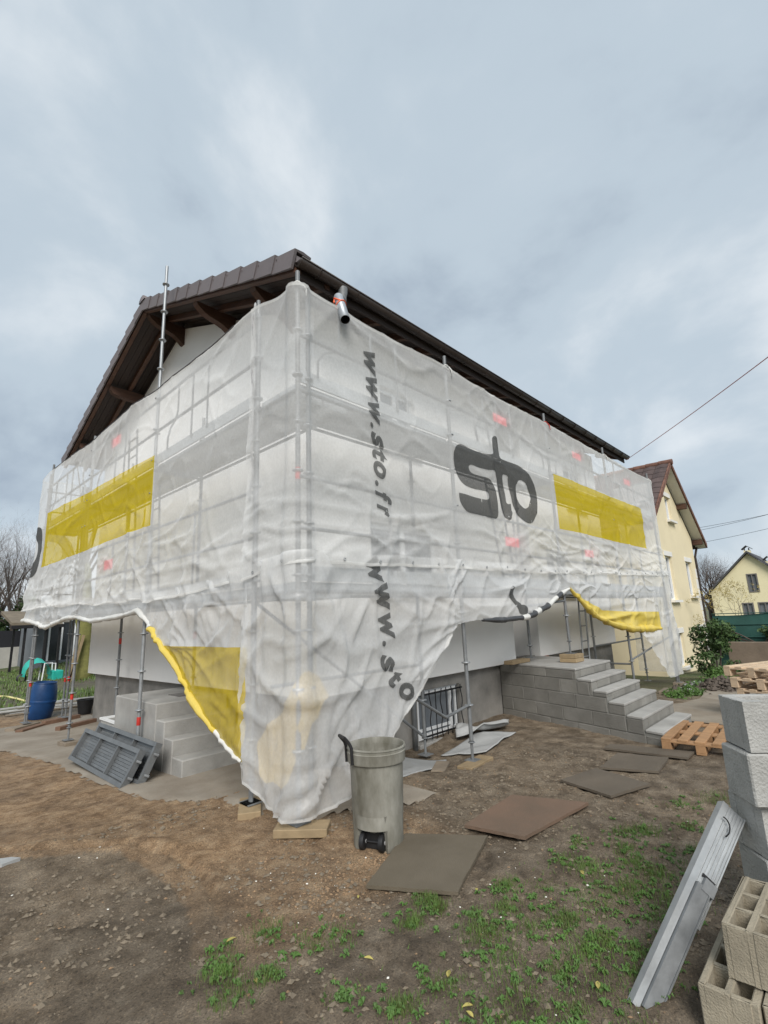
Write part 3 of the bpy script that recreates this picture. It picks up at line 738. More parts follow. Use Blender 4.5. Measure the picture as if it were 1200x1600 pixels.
def hem_folds(u, z, s, lo, hi, amp):
    """bunched horizontal creases between lo and hi"""
    k = sstep(hi, (lo+hi)/2, z)*sstep(lo-.1, lo+.1, z)
    wz = z+.10*fbm(u*.8, z*.5, s+8, 3)
    return k*amp*(ridge(u*.35, wz*5.5, s+9, 2)+.6*ridge(u*.8+z, wz*9.5, s+10, 2))
def folds(u, z, seed, n, ur, zr, ang, dev, ln, amp, wid):
    rg_ = np.random.default_rng(seed); d = np.zeros(np.broadcast(u, z).shape)
    for _ in range(n):
        cu, cz = rg_.uniform(*ur), rg_.uniform(*zr); a = R(ang+rg_.normal()*dev); l_ = ln*(.5+rg_.random()); w_ = wid*(.6+.9*rg_.random()); h_ = amp*(.4+rg_.random())
        bend = rg_.normal()*.25
        du, dz = u-cu, z-cz; t = (du*math.cos(a)+dz*math.sin(a))/l_; q = -du*math.sin(a)+dz*math.cos(a)-bend*l_*(t*t-.3)
        side = rg_.choice((-1,1)); qq = q*side
        prof = np.where(qq > 0, np.clip(1-qq/w_,0,1)**1.3, np.clip(1+qq/(w_*.35),0,1))
        d = np.maximum(d, prof*np.clip(1-t*t,0,1)*h_)
    return d
POL_R = [0, 2.55, 5.6, 8.5, 11.75]; POL_L = [.75, 3.55, 6.65, 9.8, 10.5]
def D_ru(u, z):
    a = pole_fac(u, POL_R)
    d = .012+.05*sstep(.14,.03,np.abs(u))+base_wrinkle(u, z, 100)*a*(.55+.7*sstep(3.2,2.5,z))
    d = d+hem_folds(u, z, 100, 2.2, 3.15, .028)*(.5+.8*sstep(4,8,u))
    d = d+.05*sstep(9,12,u)*sstep(3.0,2.3,z)
    d = d+folds(u,z,1001,46,(-.8,12.5),(2.25,3.1),8,22,.6,.024,.08)+folds(u,z,1002,34,(-.8,12.5),(3.0,5.0),-50,35,.6,.012,.07)+folds(u,z,1003,30,(4.5,12.5),(2.3,3.1),-6,12,.9,.034,.09)
    # diagonal tension from the tied corners
    d = d+.02*ridge((u-.2)*1.4+(5.1-z)*1.1, (u*.5-z*.5)*.5, 107, 4)*sstep(1.8,.2,np.abs(u))
    return d
def D_lu(u, z):
    a = pole_fac(u, POL_L)
    d = .012+base_wrinkle(u, z, 200)*a*(.55+.8*sstep(3.3,2.4,z))+hem_folds(u, z, 200, 1.9, 3.0, .020)
    d = d+folds(u,z,1011,52,(.7,11.2),(2.1,3.15),-35,40,.5,.030,.09)+folds(u,z,1012,30,(.7,11.2),(3.0,5.1),-45,35,.6,.013,.07)
    d = d+.02*ridge((u-3.5)*1.2+z*1.3, (u-z)*.5, 207, 4)*sstep(3.2,2.6,z)*1.2
    d = d+sstep(8.6,10.7,u)*sstep(3.6,2.1,z)*.10*(.75+.5*vn(u*1.5,z*.6,209))+sstep(9.2,10.4,u)*.05
    return d
def D_rl(u, z):
    d = D_rl0(u, z); k = sstep(.35,.1,np.hypot((u-1.15)/1.0,(z-1.1)/1.1)*.5)
    return d*(1-.45*k)+.02*k
def D_rl0(u, z):
    d = .006+.05*sstep(.14,.03,np.abs(u))+base_wrinkle(u, z, 300)*1.15
    d = d+.05*sstep(1.2,.3,z)*sstep(2.0,.4,np.abs(u))*fbm(u*3,z*2,311,3)
    d = d+folds(u,z,1021,44,(-.8,2.6),(.15,2.2),78,35,.5,.038,.085)+folds(u,z,1022,26,(2.4,12),(1.4,2.3),15,28,.5,.04,.08)+folds(u,z,1023,14,(-.1,1.6),(.1,.9),40,16,.6,.05,.08)
    # long pulls fanning towards the knot at the second pole
    ang = np.arctan2(z-1.62, u-2.45)
    fan = sstep(2.2,.3,np.hypot(u-2.45,(z-1.62)))
    d = d+.035*fan*ridge(ang*4.5, np.hypot(u-2.45,z-1.62)*.5, 313, 2)*sstep(2.6,2.2,u)
    d = d+.05*sstep(9.2,10.5,u)*(.4+ridge((u+z*.6)*2.2,z*.5,315,2))
    d = d+.05*sstep(2.6,3.2,u)*sstep(2.0,1.65,z)*sstep(5.6,4.8,u)
    d = d+.07*sstep(5.6,6.6,u)*sstep(10.6,9.8,u)*ridge(u*.5, z*5.5-u*.25, 317, 2)*sstep(1.9,1.6,z)
    # vertical gathers on the end frame near the gable seam
    d = d+.035*sstep(-.1,-.35,u)*ridge(u*9+.3*z, z*.6, 319, 2)
    return d
def D_ll(u, z):
    d = .004+base_wrinkle(u, z, 400)*.9
    d = d+folds(u,z,1031,34,(.7,4.2),(.7,2.0),65,35,.4,.035,.07)+folds(u,z,1032,16,(4,11),(1.8,2.1),40,40,.2,.03,.06)
    d = d+.03*ridge((u-3.4)*2.0-(z-1.9)*3, z*.6, 413, 2)*sstep(4.4,3.0,u)
    d = d+.03*sstep(2.4,1.2,u)*ridge(u*6+z, z*.7, 419, 2)
    d = d+.10*sstep(9.4,10.6,u)
    return d
def sheet(posf, Df, off, us, levels, rows, z_shift=None):
    """levels: list of functions z(u) bottom..top; rows: subdivisions for each band"""
    us = np.asarray(us); Z = []
    prev = levels[0](us)
    first = True
    for k in range(1, len(levels)):
        nx = np.maximum(levels[k](us), prev); t = np.linspace(0,1,rows[k-1]+1)
        blk = prev[:,None]*(1-t)+nx[:,None]*t
        Z.append(blk if first else blk[:,1:]); first = False; prev = nx
    Z = np.concatenate(Z, 1); U = np.repeat(us[:,None], Z.shape[1], 1)
    pos, nn = posf(U, off); D = Df(U, Z)
    P = np.concatenate([pos+nn*D[...,None], Z[...,None]], -1)
    hgt = (Z[:-1,1:]-Z[:-1,:-1] > 1e-4) | (Z[1:,1:]-Z[1:,:-1] > 1e-4)
    return P, U, Z, hgt
def interp(xs_, ys_): return lambda u: np.interp(u, xs_, ys_)
def const(v): return lambda u: np.full(np.shape(u), float(v))
def ulist(a, b_, s_, extra=()): return np.unique(np.round(np.concatenate([np.arange(a, b_+1e-6, s_), np.array([b_]), np.array(list(extra))]), 4))

# --- upper net on the long side, turning the corner
NR = thing('scaffold_net', (0,0,2.2), 'upper white scaffold net with black printed logo and yellow band on long wall', 'scaffold net', 'scaffold nets')
top_r = lambda u: 5.10-.045*np.abs(np.sin(np.pi*np.interp(u, POL_R, range(5))))*(u > 0)-.03*(vn(u*.9,0*u,120)-.5)+.01*sstep(.35,0,np.abs(u))+.10*sstep(.2,.75,-u)
hem_r = lambda u: np.interp(u, [-.8,0,2.5,5.6,8.5,11,12,13], [2.12,2.2,2.26,2.30,2.38,2.46,2.5,2.5])+.05*(fbm(u*1.4,0*u,121,3)-.5)
us = ulist(-.80, 12.95, .03, (5.62,10.52))
P, U, Z, ok = sheet(right_pos, D_ru, .03, us, [hem_r, const(3.11), const(4.13), top_r], [32, 32, 32])
uc = (U[:-1,:-1]+U[1:,:-1])/2; zc = (Z[:-1,:-1]+Z[:-1,1:])/2
yel = (uc > 5.62) & (uc < 10.52) & (zc > 3.11) & (zc < 4.13)
grid_obj('net_sheet', P, ok & ~yel, 'net_white', NR); grid_obj('yellow_band', P, ok & yel, 'net_yellow', NR)
def edge_strip(name, posf, Df, off, us_, zf, wdt, m_, parent, push=.004, bend=0.0):
    t = np.linspace(0,1,4); U_ = np.repeat(us_[:,None],4,1); Z_ = zf(us_)[:,None]+wdt*t[None,:]
    pos, nn = posf(U_, off); D_ = Df(U_, Z_)+push+bend*(1-t)[None,:]
    grid_obj(name, np.concatenate([pos+nn*D_[...,None], Z_[...,None]],-1), np.ones((len(us_)-1,3),bool), m_, parent)
edge_strip('hem', right_pos, D_ru, .03, us, hem_r, .03, 'net_hem', NR, .004, .003)
edge_strip('top_hem', right_pos, D_ru, .03, us, lambda u: top_r(u)-.03, .04, 'net_hem', NR, .003)
def conform(pts2, posf, Df, off, push):
    a = np.array(pts2); pos, nn = posf(a[:,0], off); D_ = Df(a[:,0], a[:,1])+push
    return np.concatenate([pos+nn*D_[:,None], a[:,1:2]], 1)
def pip(pt, poly):
    x, y = pt; c_ = False; n = len(poly); j = n-1
    for i in range(n):
        xi, yi = poly[i]; xj, yj = poly[j]
        if (yi > y) != (yj > y) and x < (xj-xi)*(y-yi)/(yj-yi)+xi: c_ = not c_
        j = i
    return c_
def smooth_poly(p, it=2):
    for _ in range(it):
        q = []
        for i in range(len(p)):
            a, b_ = p[i], p[(i+1)%len(p)]; q += [(a[0]*.75+b_[0]*.25, a[1]*.75+b_[1]*.25), (a[0]*.25+b_[0]*.75, a[1]*.25+b_[1]*.75)]
        p = q
    return p
def print_shape(name, polys, posf, Df, off, parent, m_='net_print', cell=.05, push=.006):
    vs, es = [], []
    for p in polys:
        o = len(vs); vs += [Vector(q) for q in p]; es += [(o+i, o+(i+1)%len(p)) for i in range(len(p))]
    xs_ = [v.x for v in vs]; zs_ = [v.y for v in vs]
    for x in np.arange(min(xs_), max(xs_), cell):
        for z in np.arange(min(zs_), max(zs_), cell):
            if sum(pip((x,z), p) for p in polys) % 2: vs.append(Vector((x+.003*math.sin(97*z), z+.003*math.sin(89*x))))
    ov, oe, of, *_ = delaunay_2d_cdt(vs, es, [], 0, 1e-5)
    fs = []
    for f in of:
        c_ = sum((ov[i] for i in f), Vector((0,0)))/len(f)
        if sum(pip(c_, p) for p in polys) % 2: fs.append(tuple(f))
    P_ = conform([(v.x, v.y) for v in ov], posf, Df, off, push)
    me = bpy.data.meshes.new(name); me.from_pydata([tuple(q-np.array(parent['_o'])) for q in P_], [], fs); me.materials.append(MAT[m_]); me.shade_smooth()
    o = bpy.data.objects.new(name, me); col.objects.link(o); o.parent = parent; o['_o'] = tuple(parent['_o']); return o
LOGO_OUT = [(2.697,4.005),(2.616,3.963),(2.564,3.910),(2.537,3.836),(2.526,3.743),(2.540,3.633),(2.575,3.539),(2.640,3.466),(2.727,3.420),(2.849,3.401),(3.026,3.395),(3.191,3.404),(3.274,3.400),(3.300,3.362),(3.291,3.302),(3.235,3.281),(3.089,3.272),(2.892,3.282),(2.739,3.292),(2.600,3.293),(2.595,3.286),(2.595,3.209),(2.619,3.147),(2.676,3.089),(2.754,3.044),(2.936,3.039),(3.135,3.030),(3.407,3.021),(3.464,3.040),(3.506,3.093),(3.535,3.241),(3.540,3.363),(3.524,3.470),(3.470,3.547),(3.391,3.600),(3.349,3.611),(3.201,3.614),(3.017,3.616),(2.919,3.627),(2.874,3.659),(2.861,3.709),(2.894,3.739),(2.955,3.749),(3.095,3.738),(3.241,3.742),(3.371,3.752),(3.495,3.776),(3.550,3.772),(3.563,3.712),(3.572,3.626),(3.588,3.518),(3.611,3.386),(3.624,3.265),(3.642,3.170),(3.664,3.100),(3.702,3.056),(3.769,3.042),(3.854,3.062),(3.882,3.084),(3.892,3.141),(3.919,3.194),(3.918,3.281),(3.914,3.325),(3.851,3.303),(3.795,3.320),(3.793,3.414),(3.772,3.523),(3.752,3.608),(3.739,3.669),(3.765,3.756),(3.803,3.769),(3.909,3.763),(3.902,3.685),(3.903,3.596),(3.921,3.497),(3.947,3.374),(4.000,3.267),(4.081,3.177),(4.193,3.114),(4.338,3.073),(4.441,3.065),(4.554,3.097),(4.650,3.168),(4.745,3.287),(4.811,3.418),(4.837,3.573),(4.821,3.695),(4.762,3.810),(4.671,3.904),(4.521,3.973),(4.344,4.013),(4.165,4.017),(3.941,4.010),(3.773,4.007),(3.729,4.024),(3.721,4.112),(3.722,4.229),(3.723,4.334),(3.692,4.359),(3.633,4.353),(3.571,4.322),(3.537,4.275),(3.527,4.183),(3.535,4.096),(3.532,4.044),(3.478,4.018),(3.365,3.995),(3.235,3.985),(3.109,3.981),(2.967,3.985),(2.831,4.002),(2.764,4.009)]
LOGO_HOLE = [(4.269,3.763),(4.183,3.715),(4.130,3.634),(4.120,3.541),(4.133,3.453),(4.183,3.382),(4.261,3.328),(4.359,3.303),(4.441,3.320),(4.505,3.375),(4.553,3.476),(4.560,3.571),(4.535,3.648),(4.472,3.732),(4.388,3.771)]
print_shape('printed_logo', [smooth_poly(LOGO_OUT, 1), smooth_poly(LOGO_HOLE, 2)], right_pos, D_ru, .03, NR)
# lettering down the net: outlines taken from Blender's built-in font, thickened and slanted
def glyph(ch):
    cu = bpy.data.curves.new('glyph', 'FONT'); cu.body = ch; cu.size = 1.0; cu.offset = .044; cu.shear = .22; cu.resolution_u = 4
    to = bpy.data.objects.new('glyph', cu); col.objects.link(to)
    dg = bpy.context.evaluated_depsgraph_get(); me = bpy.data.meshes.new_from_object(to.evaluated_get(dg))
    bpy.data.objects.remove(to); bpy.data.curves.remove(cu)
    bm = bmesh.new(); bm.from_mesh(me); bmesh.ops.triangulate(bm, faces=bm.faces); bmesh.ops.subdivide_edges(bm, edges=[e_ for e_ in bm.edges if e_.calc_length() > .2], cuts=2, use_grid_fill=False); bmesh.ops.triangulate(bm, faces=bm.faces)
    v = np.array([q.co[:2] for q in bm.verts]); f = [tuple(q.index for q in fa.verts) for fa in bm.faces]; bm.free(); bpy.data.meshes.remove(me)
    v = (v-v.min(0))/(v.max(0)-v.min(0)); return v, f
GLY = {}
def letter(ch, cx, cz, adv, upw, ang, posf, Df, off, parent):
    """ang: direction of reading in the (u,z) plane, degrees; -90 reads downwards"""
    if ch not in GLY: GLY[ch] = glyph(ch)
    v, f = GLY[ch]; upw *= 1.12; adv *= 1.06; a = R(ang); da = np.array([math.cos(a), math.sin(a)]); du = np.array([-math.sin(a), math.cos(a)])
    q = np.array([cx,cz])+(v[:,:1]-.5)*adv*da+(v[:,1:]-.5)*upw*du
    P_ = conform(q, posf, Df, off, .010)
    me = bpy.data.meshes.new('printed_letter'); me.from_pydata([tuple(p_-np.array(parent['_o'])) for p_ in P_], [], f); me.materials.append(MAT['net_print'])
    o = bpy.data.objects.new('printed_letter', me); col.objects.link(o); o.parent = parent; o['_o'] = tuple(parent['_o'])
for ch, za, zb_, up in (('w',4.73,4.43,.165),('w',4.41,4.12,.165),('w',4.10,3.84,.165),('.',3.835,3.775,.05),('s',3.73,3.55,.175),('t',3.53,3.40,.215),('o',3.39,3.20,.175),('.',3.165,3.105,.05),('f',3.05,2.92,.235),('r',2.90,2.77,.165)):
    zc_ = (za+zb_)/2; xb = .875+(4.72-zc_)*.055; letter(ch, xb+up/2, zc_, za-zb_, up, -90, right_pos, D_ru, .03, NR)

for u_, m_ in ((0.0,'net_roll'),(2.55,'net_roll'),(5.6,'red_tape'),(8.5,'net_roll'),(11.75,'net_roll')):
    z_ = float(top_r(np.array([u_]))[0]); g = MB()
    g.tube([(u_+.045*math.cos(t_), -.005+.045*math.sin(t_), z_+.02+.012*math.sin(2*t_)) for t_ in np.linspace(0,6.28,14)], .010, 6); g.tube([(u_+.03,-.045,z_+.02),(u_+.06,-.07,z_-.03),(u_+.05,-.08,z_-.12)], [.012,.009,.006], 6)
    g.build('tie', m_, NR, True)['kind'] = 'stuff'
for k in range(24):     # eyelets along the lower hem
    u_ = -.6+.52*k; z_ = float(hem_r(np.array([u_]))[0])+.045; q_ = conform([(u_,z_)], right_pos, D_ru, .03, .006)[0]; _p, _n = right_pos(np.array([u_]), .03)
    nx_ = Vector((*_n[0],0)); tx_ = Vector((-nx_.y,nx_.x,0)); c_ = Vector(q_)
    MB().tube([c_+tx_*(.014*math.cos(t_))+Vector((0,0,.014*math.sin(t_))) for t_ in np.linspace(0,6.2832,11)], .004, 5).build('eyelet', 'galvanised', NR, True)
# --- lower net on the long side
NL = thing('scaffold_net', (0,0,0.1), 'lower white net draped to the ground at the house corner with black web address', 'scaffold net', 'scaffold nets')
bot_rl = interp([-.82,-.7,-.45,-.15,0,.25,.5,.8,1.05,1.46,1.8,2.1,2.3,2.72,3.25,3.96,4.82,5.4,5.66,6.0,6.69,7.5,8.39,8.95,9.4,9.8,10.2,10.6,11.3,12,13],
                [.46,.27,.17,.10,.10,.10,.14,.32,.58,.85,1.12,1.40,1.58,1.62,1.60,1.62,1.80,1.99,2.06,1.86,1.53,1.36,1.25,1.2,.95,.66,.2,.06,.02,.02,.02])
topl = lambda u: hem_r(u)+.12
yt = interp([0,5.64,5.66,6.2,6.96,8.54,10.45,10.46,13], [-9,-9,2.08,1.88,1.67,1.62,1.58,-9,-9])
yb_ = interp([0,5.64,5.66,6.0,6.69,7.5,8.39,10.45,10.46,13], [-9,-9,2.06,1.86,1.53,1.36,1.25,1.17,-9,-9])
us = ulist(-.82, 12.95, .03, (5.66,10.45))
P, U, Z, ok = sheet(right_pos, D_rl, .028, us, [bot_rl, yb_, yt, topl], [10, 10, 60])
k_ = np.zeros(ok.shape, bool); k_[:, 10:20] = True
grid_obj('net_sheet', P, ok & ~k_, 'net_lower', NL); grid_obj('yellow_band', P, ok & k_, 'net_yellow_roll', NL)
edge_strip('hem', right_pos, D_rl, .028, ulist(-.80, 2.3, .04), bot_rl, .025, 'net_hem', NL, .004, .004)
for ch, cx, cz, adv, up, ang in (('w',.90,2.17,.28,.17,-72),('w',1.0,1.89,.28,.17,-75),('w',1.06,1.60,.26,.17,-83),('.',1.00,1.435,.055,.05,-88),('s',1.05,1.235,.18,.17,-88),('t',1.17,1.075,.12,.20,-55),('o',1.32,.93,.19,.17,-40)):
    letter(ch, cx, cz, adv, up, ang, right_pos, D_rl, .028, NL)
print_shape('printed_mark', [smooth_poly([(3.56,2.0),(3.61,2.06),(3.69,2.07),(3.71,1.98),(3.75,1.88),(3.86,1.80),(3.97,1.80),(4.01,1.74),(3.98,1.66),(3.78,1.66),(3.76,1.74),(3.66,1.83),(3.58,1.92)],1)], right_pos, D_rl, .028, NL)
def roll(name, us_, zf, rf, posf, Df, off, m_, parent, s=0, twist=2.5, n=12, out_=.0):
    us_ = np.asarray(us_, float); z = zf(us_); pos, nn = posf(us_, off); D_ = Df(us_, z)+out_
    C_ = np.concatenate([pos+nn*D_[:,None], z[:,None]],1); T_ = np.gradient(C_, axis=0); T_ /= np.linalg.norm(T_,axis=1,keepdims=True)
    n3 = np.concatenate([nn, np.zeros((len(us_),1))],1); B_ = np.cross(T_, n3)
    ang = np.linspace(0,2*np.pi,n+1); rr_ = rf(us_)
    P_ = np.zeros((len(us_), n+1, 3))
    for j, a in enumerate(ang):
        aa = a % (2*np.pi)
        k = .75+.5*ridge(aa/1.05+twist*us_*.5, us_*2.2, s+1, 3)*(.5-.5*np.cos(aa*1.0+.0))+.45*(vn(us_*5.5, np.full(len(us_), 0.), s+2)-.5)
        P_[:,j] = C_+(n3*math.cos(a)+B_*math.sin(a))*(rr_*k)[:,None]
    P_[:,n] = P_[:,0]
    return grid_obj(name, P_, np.ones((len(us_)-1, n), bool), m_, parent)
SEG = [(2.85,3.85,'net_print_roll'),(3.85,4.0,'net_roll'),(4.0,4.22,'net_print_roll'),(4.22,4.4,'net_roll'),(4.4,4.72,'net_print_roll'),(4.72,5.15,'net_roll'),(5.15,5.35,'net_print_roll'),(5.35,5.66,'net_roll')]
for a, b_, m_ in SEG: roll('rolled_edge', np.linspace(a,b_,max(6,int((b_-a)*25))), bot_rl, lambda u: np.interp(u,[2.7,3.2,4.2,5.3,5.7],[.015,.04,.055,.055,.02]), right_pos, D_rl, .028, m_, NL, 500)
roll('yellow_rolled_edge', np.linspace(5.67,10.4,110), lambda u: yb_(u)+.02, lambda u: np.interp(u,[5.6,6.2,8,10,10.4],[.02,.06,.085,.09,.06]), right_pos, D_rl, .028, 'net_yellow_roll', NL, 520)
# a yellow flap folded up inside the clear corner
fb = interp([-.62,-.55,-.42,-.3,-.2,-.1,-.03,.04,.12,.2,.27,.33], [.55,.34,.29,.33,.28,.36,.52,.60,.80,.86,.97,1.0]); ft = interp([-.62,-.45,-.2,-.05,.05,.2,.33], [.60,.75,.90,1.12,1.27,1.20,1.02])
P, U, Z, ok = sheet(right_pos, lambda u, z: .9*base_wrinkle(u*2, z*2, 600)+folds(u,z,601,12,(-.6,.3),(.3,1.2),70,25,.3,.03,.06)-.02, .006, ulist(-.62,.33,.03), [fb, ft], [18])
grid_obj('folded_flap', P, ok, 'foam_flap', NL)

# --- upper net on the gable side
NG = thing('scaffold_net', (0,3,2.0), 'upper white scaffold net with yellow band on the gable wall', 'scaffold net', 'scaffold nets')
top_l = lambda u: np.interp(u,[.7,.85,1.6,2.4,3.5,6.7,9.8,10.3,10.7,11.6],[5.22,5.22,5.16,5.18,5.24,5.30,5.42,5.30,5.36,5.3])-.05*(vn(u*.9,0*u,220)-.5)
hem_l = lambda u: np.interp(u, [.7,1.2,3.4,6,9,10.2,12], [2.1,2.08,2.03,2.12,2.2,2.14,2.1])+.10*(fbm(u*1.3,0*u,221,3)-.5)
us = ulist(.74, 11.5, .03, (3.44,9.62))
P, U, Z, ok = sheet(left_pos, D_lu, .03, us, [hem_l, const(3.11), interp([3.4,3.5,6,9,9.6,12],[4.16,4.17,4.22,4.36,4.38,4.38]), top_l], [36, 32, 32])
uc = (U[:-1,:-1]+U[1:,:-1])/2; k_ = np.zeros(ok.shape, bool); k_[:, 36:68] = True; yel = (uc > 3.44) & (uc < 9.62) & k_
grid_obj('net_sheet', P, ok & ~yel, 'net_white', NG); grid_obj('yellow_band', P, ok & yel, 'net_yellow', NG)
edge_strip('hem', left_pos, D_lu, .03, us, hem_l, .03, 'net_hem', NG, .004, .003)
edge_strip('top_hem', left_pos, D_lu, .03, us, lambda u: top_l(u)-.02, .03, 'net_hem', NG, .003)
tube_part(NG, 'edge_rope', [tuple(np.append((left_pos(np.array([v]), .03)[0]+left_pos(np.array([v]),.03)[1]*D_lu(np.array([v]),top_l(np.array([v])))[:,None])[0], top_l(np.array([v]))[0]+.012)) for v in np.linspace(1.2,9.4,60)], .010, 'gutter', 6)
print_shape('printed_logo', [smooth_poly([(9.96,4.12),(9.82,3.9),(9.76,3.55),(9.82,3.2),(9.9,2.95),(10.4,2.9),(10.95,2.95),(11.1,3.2),(11.14,3.6),(11.0,3.95),(10.65,4.15)],2), smooth_poly([(10.12,3.82),(10.02,3.55),(10.12,3.3),(10.5,3.25),(10.86,3.4),(10.86,3.7),(10.7,3.86)],2)], left_pos, D_lu, .03, NG)
# lacing down the seam at the second pole
pts = []
for z in np.linspace(5.3, 2.95, 60): pts.append((-.045-.012*math.sin(z*9), .76+.012*math.sin(z*13), z))
MB().tube(pts, [.010+.008*abs(math.sin(z*7)) for z in np.linspace(0,9,60)], 6).build('lacing', 'strap_grey', NG, True)

# --- lower net on the gable side with the diagonal rolled edge
NLL = thing('scaffold_net', (0,2,1.5), 'lower gable net pulled up diagonally, yellow below, over concrete steps', 'scaffold net', 'scaffold nets')
bot_ll = interp([.72,.83,1.21,2.04,3.02,3.37,3.68,4.47,5.67,6.65,7.2,8.8,9.8,10.19,10.7,11.6],[.43,.45,.59,1.03,1.61,1.82,1.92,1.86,1.83,1.92,1.92,1.77,1.90,1.95,1.95,1.9])
us = ulist(.72, 11.3, .03, (2.62,))
P, U, Z, ok = sheet(left_pos, D_ll, .026, us, [bot_ll, const(1.46), lambda u: hem_l(u)+.12], [30, 40])
k_ = np.zeros(ok.shape, bool); k_[:, :30] = True
grid_obj('net_sheet', P, ok & ~k_, 'net_lower', NLL); grid_obj('yellow_band', P, ok & k_, 'net_yellow_low', NLL)
rad = lambda u: np.interp(u,[.7,.9,1.3,2,3,3.6,4.2,6.5,8,10,10.7],[.012,.026,.042,.046,.05,.05,.042,.044,.052,.058,.04])
roll('rolled_edge', np.linspace(3.12,11.2,170), bot_ll, rad, left_pos, D_ll, .026, 'net_roll', NLL, 700)
roll('yellow_rolled_edge', np.linspace(1.28,3.12,60), bot_ll, rad, left_pos, D_ll, .026, 'net_yellow_roll', NLL, 700)
roll('rolled_edge', np.linspace(.74,1.28,24), bot_ll, rad, left_pos, D_ll, .026, 'net_roll', NLL, 700)

# ================================================================== concrete steps on the gable side
CS = thing('concrete_steps', (.5,3.2,-.1), 'cast concrete steps with landing beside the gable wall', 'steps')
SY = [2.40, 2.69, 2.95, 3.22]; SZ = [.14, .325, .51, .70]
for k in range(3):
    MB().box((.09,SY[k],-.3),(1.10,SY[k+1]-.002,SZ[k]), .012).build('step', 'concrete', CS)
MB().box((.085,3.22,-.3),(1.10,4.72,.70), .012).build('landing', 'concrete', CS)
MB().box((.55,3.6,.701),(.78,3.95,.709)).build('mortar_patch', 'facade_dark', CS)
bx = thing('plastic_tub', (.4,5.3,-.2), 'pale square plastic tub against the concrete landing', 'tub')
g = MB(); z0 = G(.4,5.3)
for a, b_ in (((.16,4.80,z0),(.19,5.55,z0+.46)),((.62,4.80,z0),(.65,5.55,z0+.46)),((.19,4.80,z0),(.62,4.83,z0+.46)),((.19,5.52,z0),(.62,5.55,z0+.46)),((.19,4.83,z0),(.62,5.52,z0+.03))): g.box(a, b_)
g.build('body', 'aerated_block', bx)
g = MB(); g.box((.14,4.78,z0+.46),(.67,4.83,z0+.49)); g.box((.14,5.52,z0+.46),(.67,5.57,z0+.49)); g.box((.14,4.83,z0+.46),(.19,5.52,z0+.49)); g.box((.62,4.83,z0+.46),(.67,5.52,z0+.49)); g.build('rim', 'pvc_white', bx)

# ================================================================== block stairs on the long side
BS = thing('block_stairs', (5,-.3,0), 'concrete block stairs rising to the entrance recess', 'stairs')
PROF = [(1.1,-.45,.85),(-.45,-.70,.71),(-.70,-.92,.575),(-.92,-1.16,.45),(-1.16,-1.39,.31),(-1.39,-1.62,.165)]
SX0, SX1 = 4.32, 5.74
core = MB()
for (ya, yb, z) in PROF: core.box((SX0+.007,yb+.007,-.2),(SX1-.007,ya-.0 if ya > 1 else ya+.006,z-.035))
core.build('core', 'mortar', BS)
def prof_h(y):
    for (ya, yb, z) in PROF:
        if yb <= y <= ya: return z
    return 0
cuts = [-.45,-.70,-.92,-1.16,-1.39]
for xs_, xe in ((SX0, SX0+.2), (SX1-.2, SX1)):
    for c_ in range(5):
        z0 = -.10+.198*c_; z1 = z0+.19; y = 1.1-(.25 if c_ % 2 else 0)
        edges = [1.1]+[v for v in np.arange(y, -1.7, -.5) if v < 1.1]+[-1.62]
        edges = sorted(set(np.round(edges,3)), reverse=True)
        for ya, yb in zip(edges[:-1], edges[1:]):
            sub = [ya]+[q for q in cuts if yb < q < ya]+[yb]
            # join equal-height runs so that a block is cut only where a step needs it
            pieces = []
            for a, b_ in zip(sub[:-1], sub[1:]):
                top = min(z1, prof_h((a+b_)/2)-.038)
                if top-z0 < .03: continue
                if pieces and abs(pieces[-1][2]-top) < 1e-6 and abs(pieces[-1][1]-a) < 1e-6: pieces[-1][1] = b_
                else: pieces.append([a, b_, top])
            for a, b_, top in pieces:
                if a-b_ < .03: continue
                j = random.uniform(-.004,.004)
                MB().box((xs_+j,b_+.004,z0),(xe+j,a-.004,top), .005).build('block', 'concrete_block', BS)
for k, (ya, yb, z) in enumerate(PROF):
    MB().box((SX0-.004,yb-.006,z-.033),(SX1+.004,ya-.014 if k else 1.10,z), .006).build('tread', 'concrete', BS)
    zb = PROF[k+1][2] if k+1 < len(PROF) else -.1
    x = SX0+.205
    while x < SX1-.21:
        xe = min(x+.5, SX1-.205); MB().box((x+.004,yb,zb+.002),(xe-.004,yb+.19,z-.036), .005).build('block', 'concrete_block', BS); x += .5
for o in BS.children:
    for v in o.data.vertices: v.co.x += .30*(v.co.y-.3+1.62)
# timber packing under the pole on the landing
for k in range(2): single(MB().box((5.42,-.16,.855+.066*k),(5.74,.12,.855+.066*(k+1)-.004), .004), 'timber_pad', 'timber', (5.58,0,.86+.066*k), ['lower','upper'][k]+' of two pale timber offcuts under pole on the stair landing', 'timber', 'pads under the scaffold poles')
single(MB().box((4.75,.62,.855),(5.35,.78,.915), .004), 'timber_pad', 'timber', (5.05,.7,.86), 'pale timber plank lying at the back of the stair landing', 'timber', 'pads under the scaffold poles')
for k, (x, y) in enumerate(((5.68,1.25),(6.62,.97))):
    g = MB(); g.box((x-.16,y,.90 if k == 0 else .76),(x+.16,y+.10,1.02 if k == 0 else .835)); single(g, 'clay_brick', 'clay', (x,y,.9), ['orange brick wedged in the entrance recess above the stairs','orange brick lodged under the wall right of the entrance recess'][k], 'brick', 'bricks by the entrance')

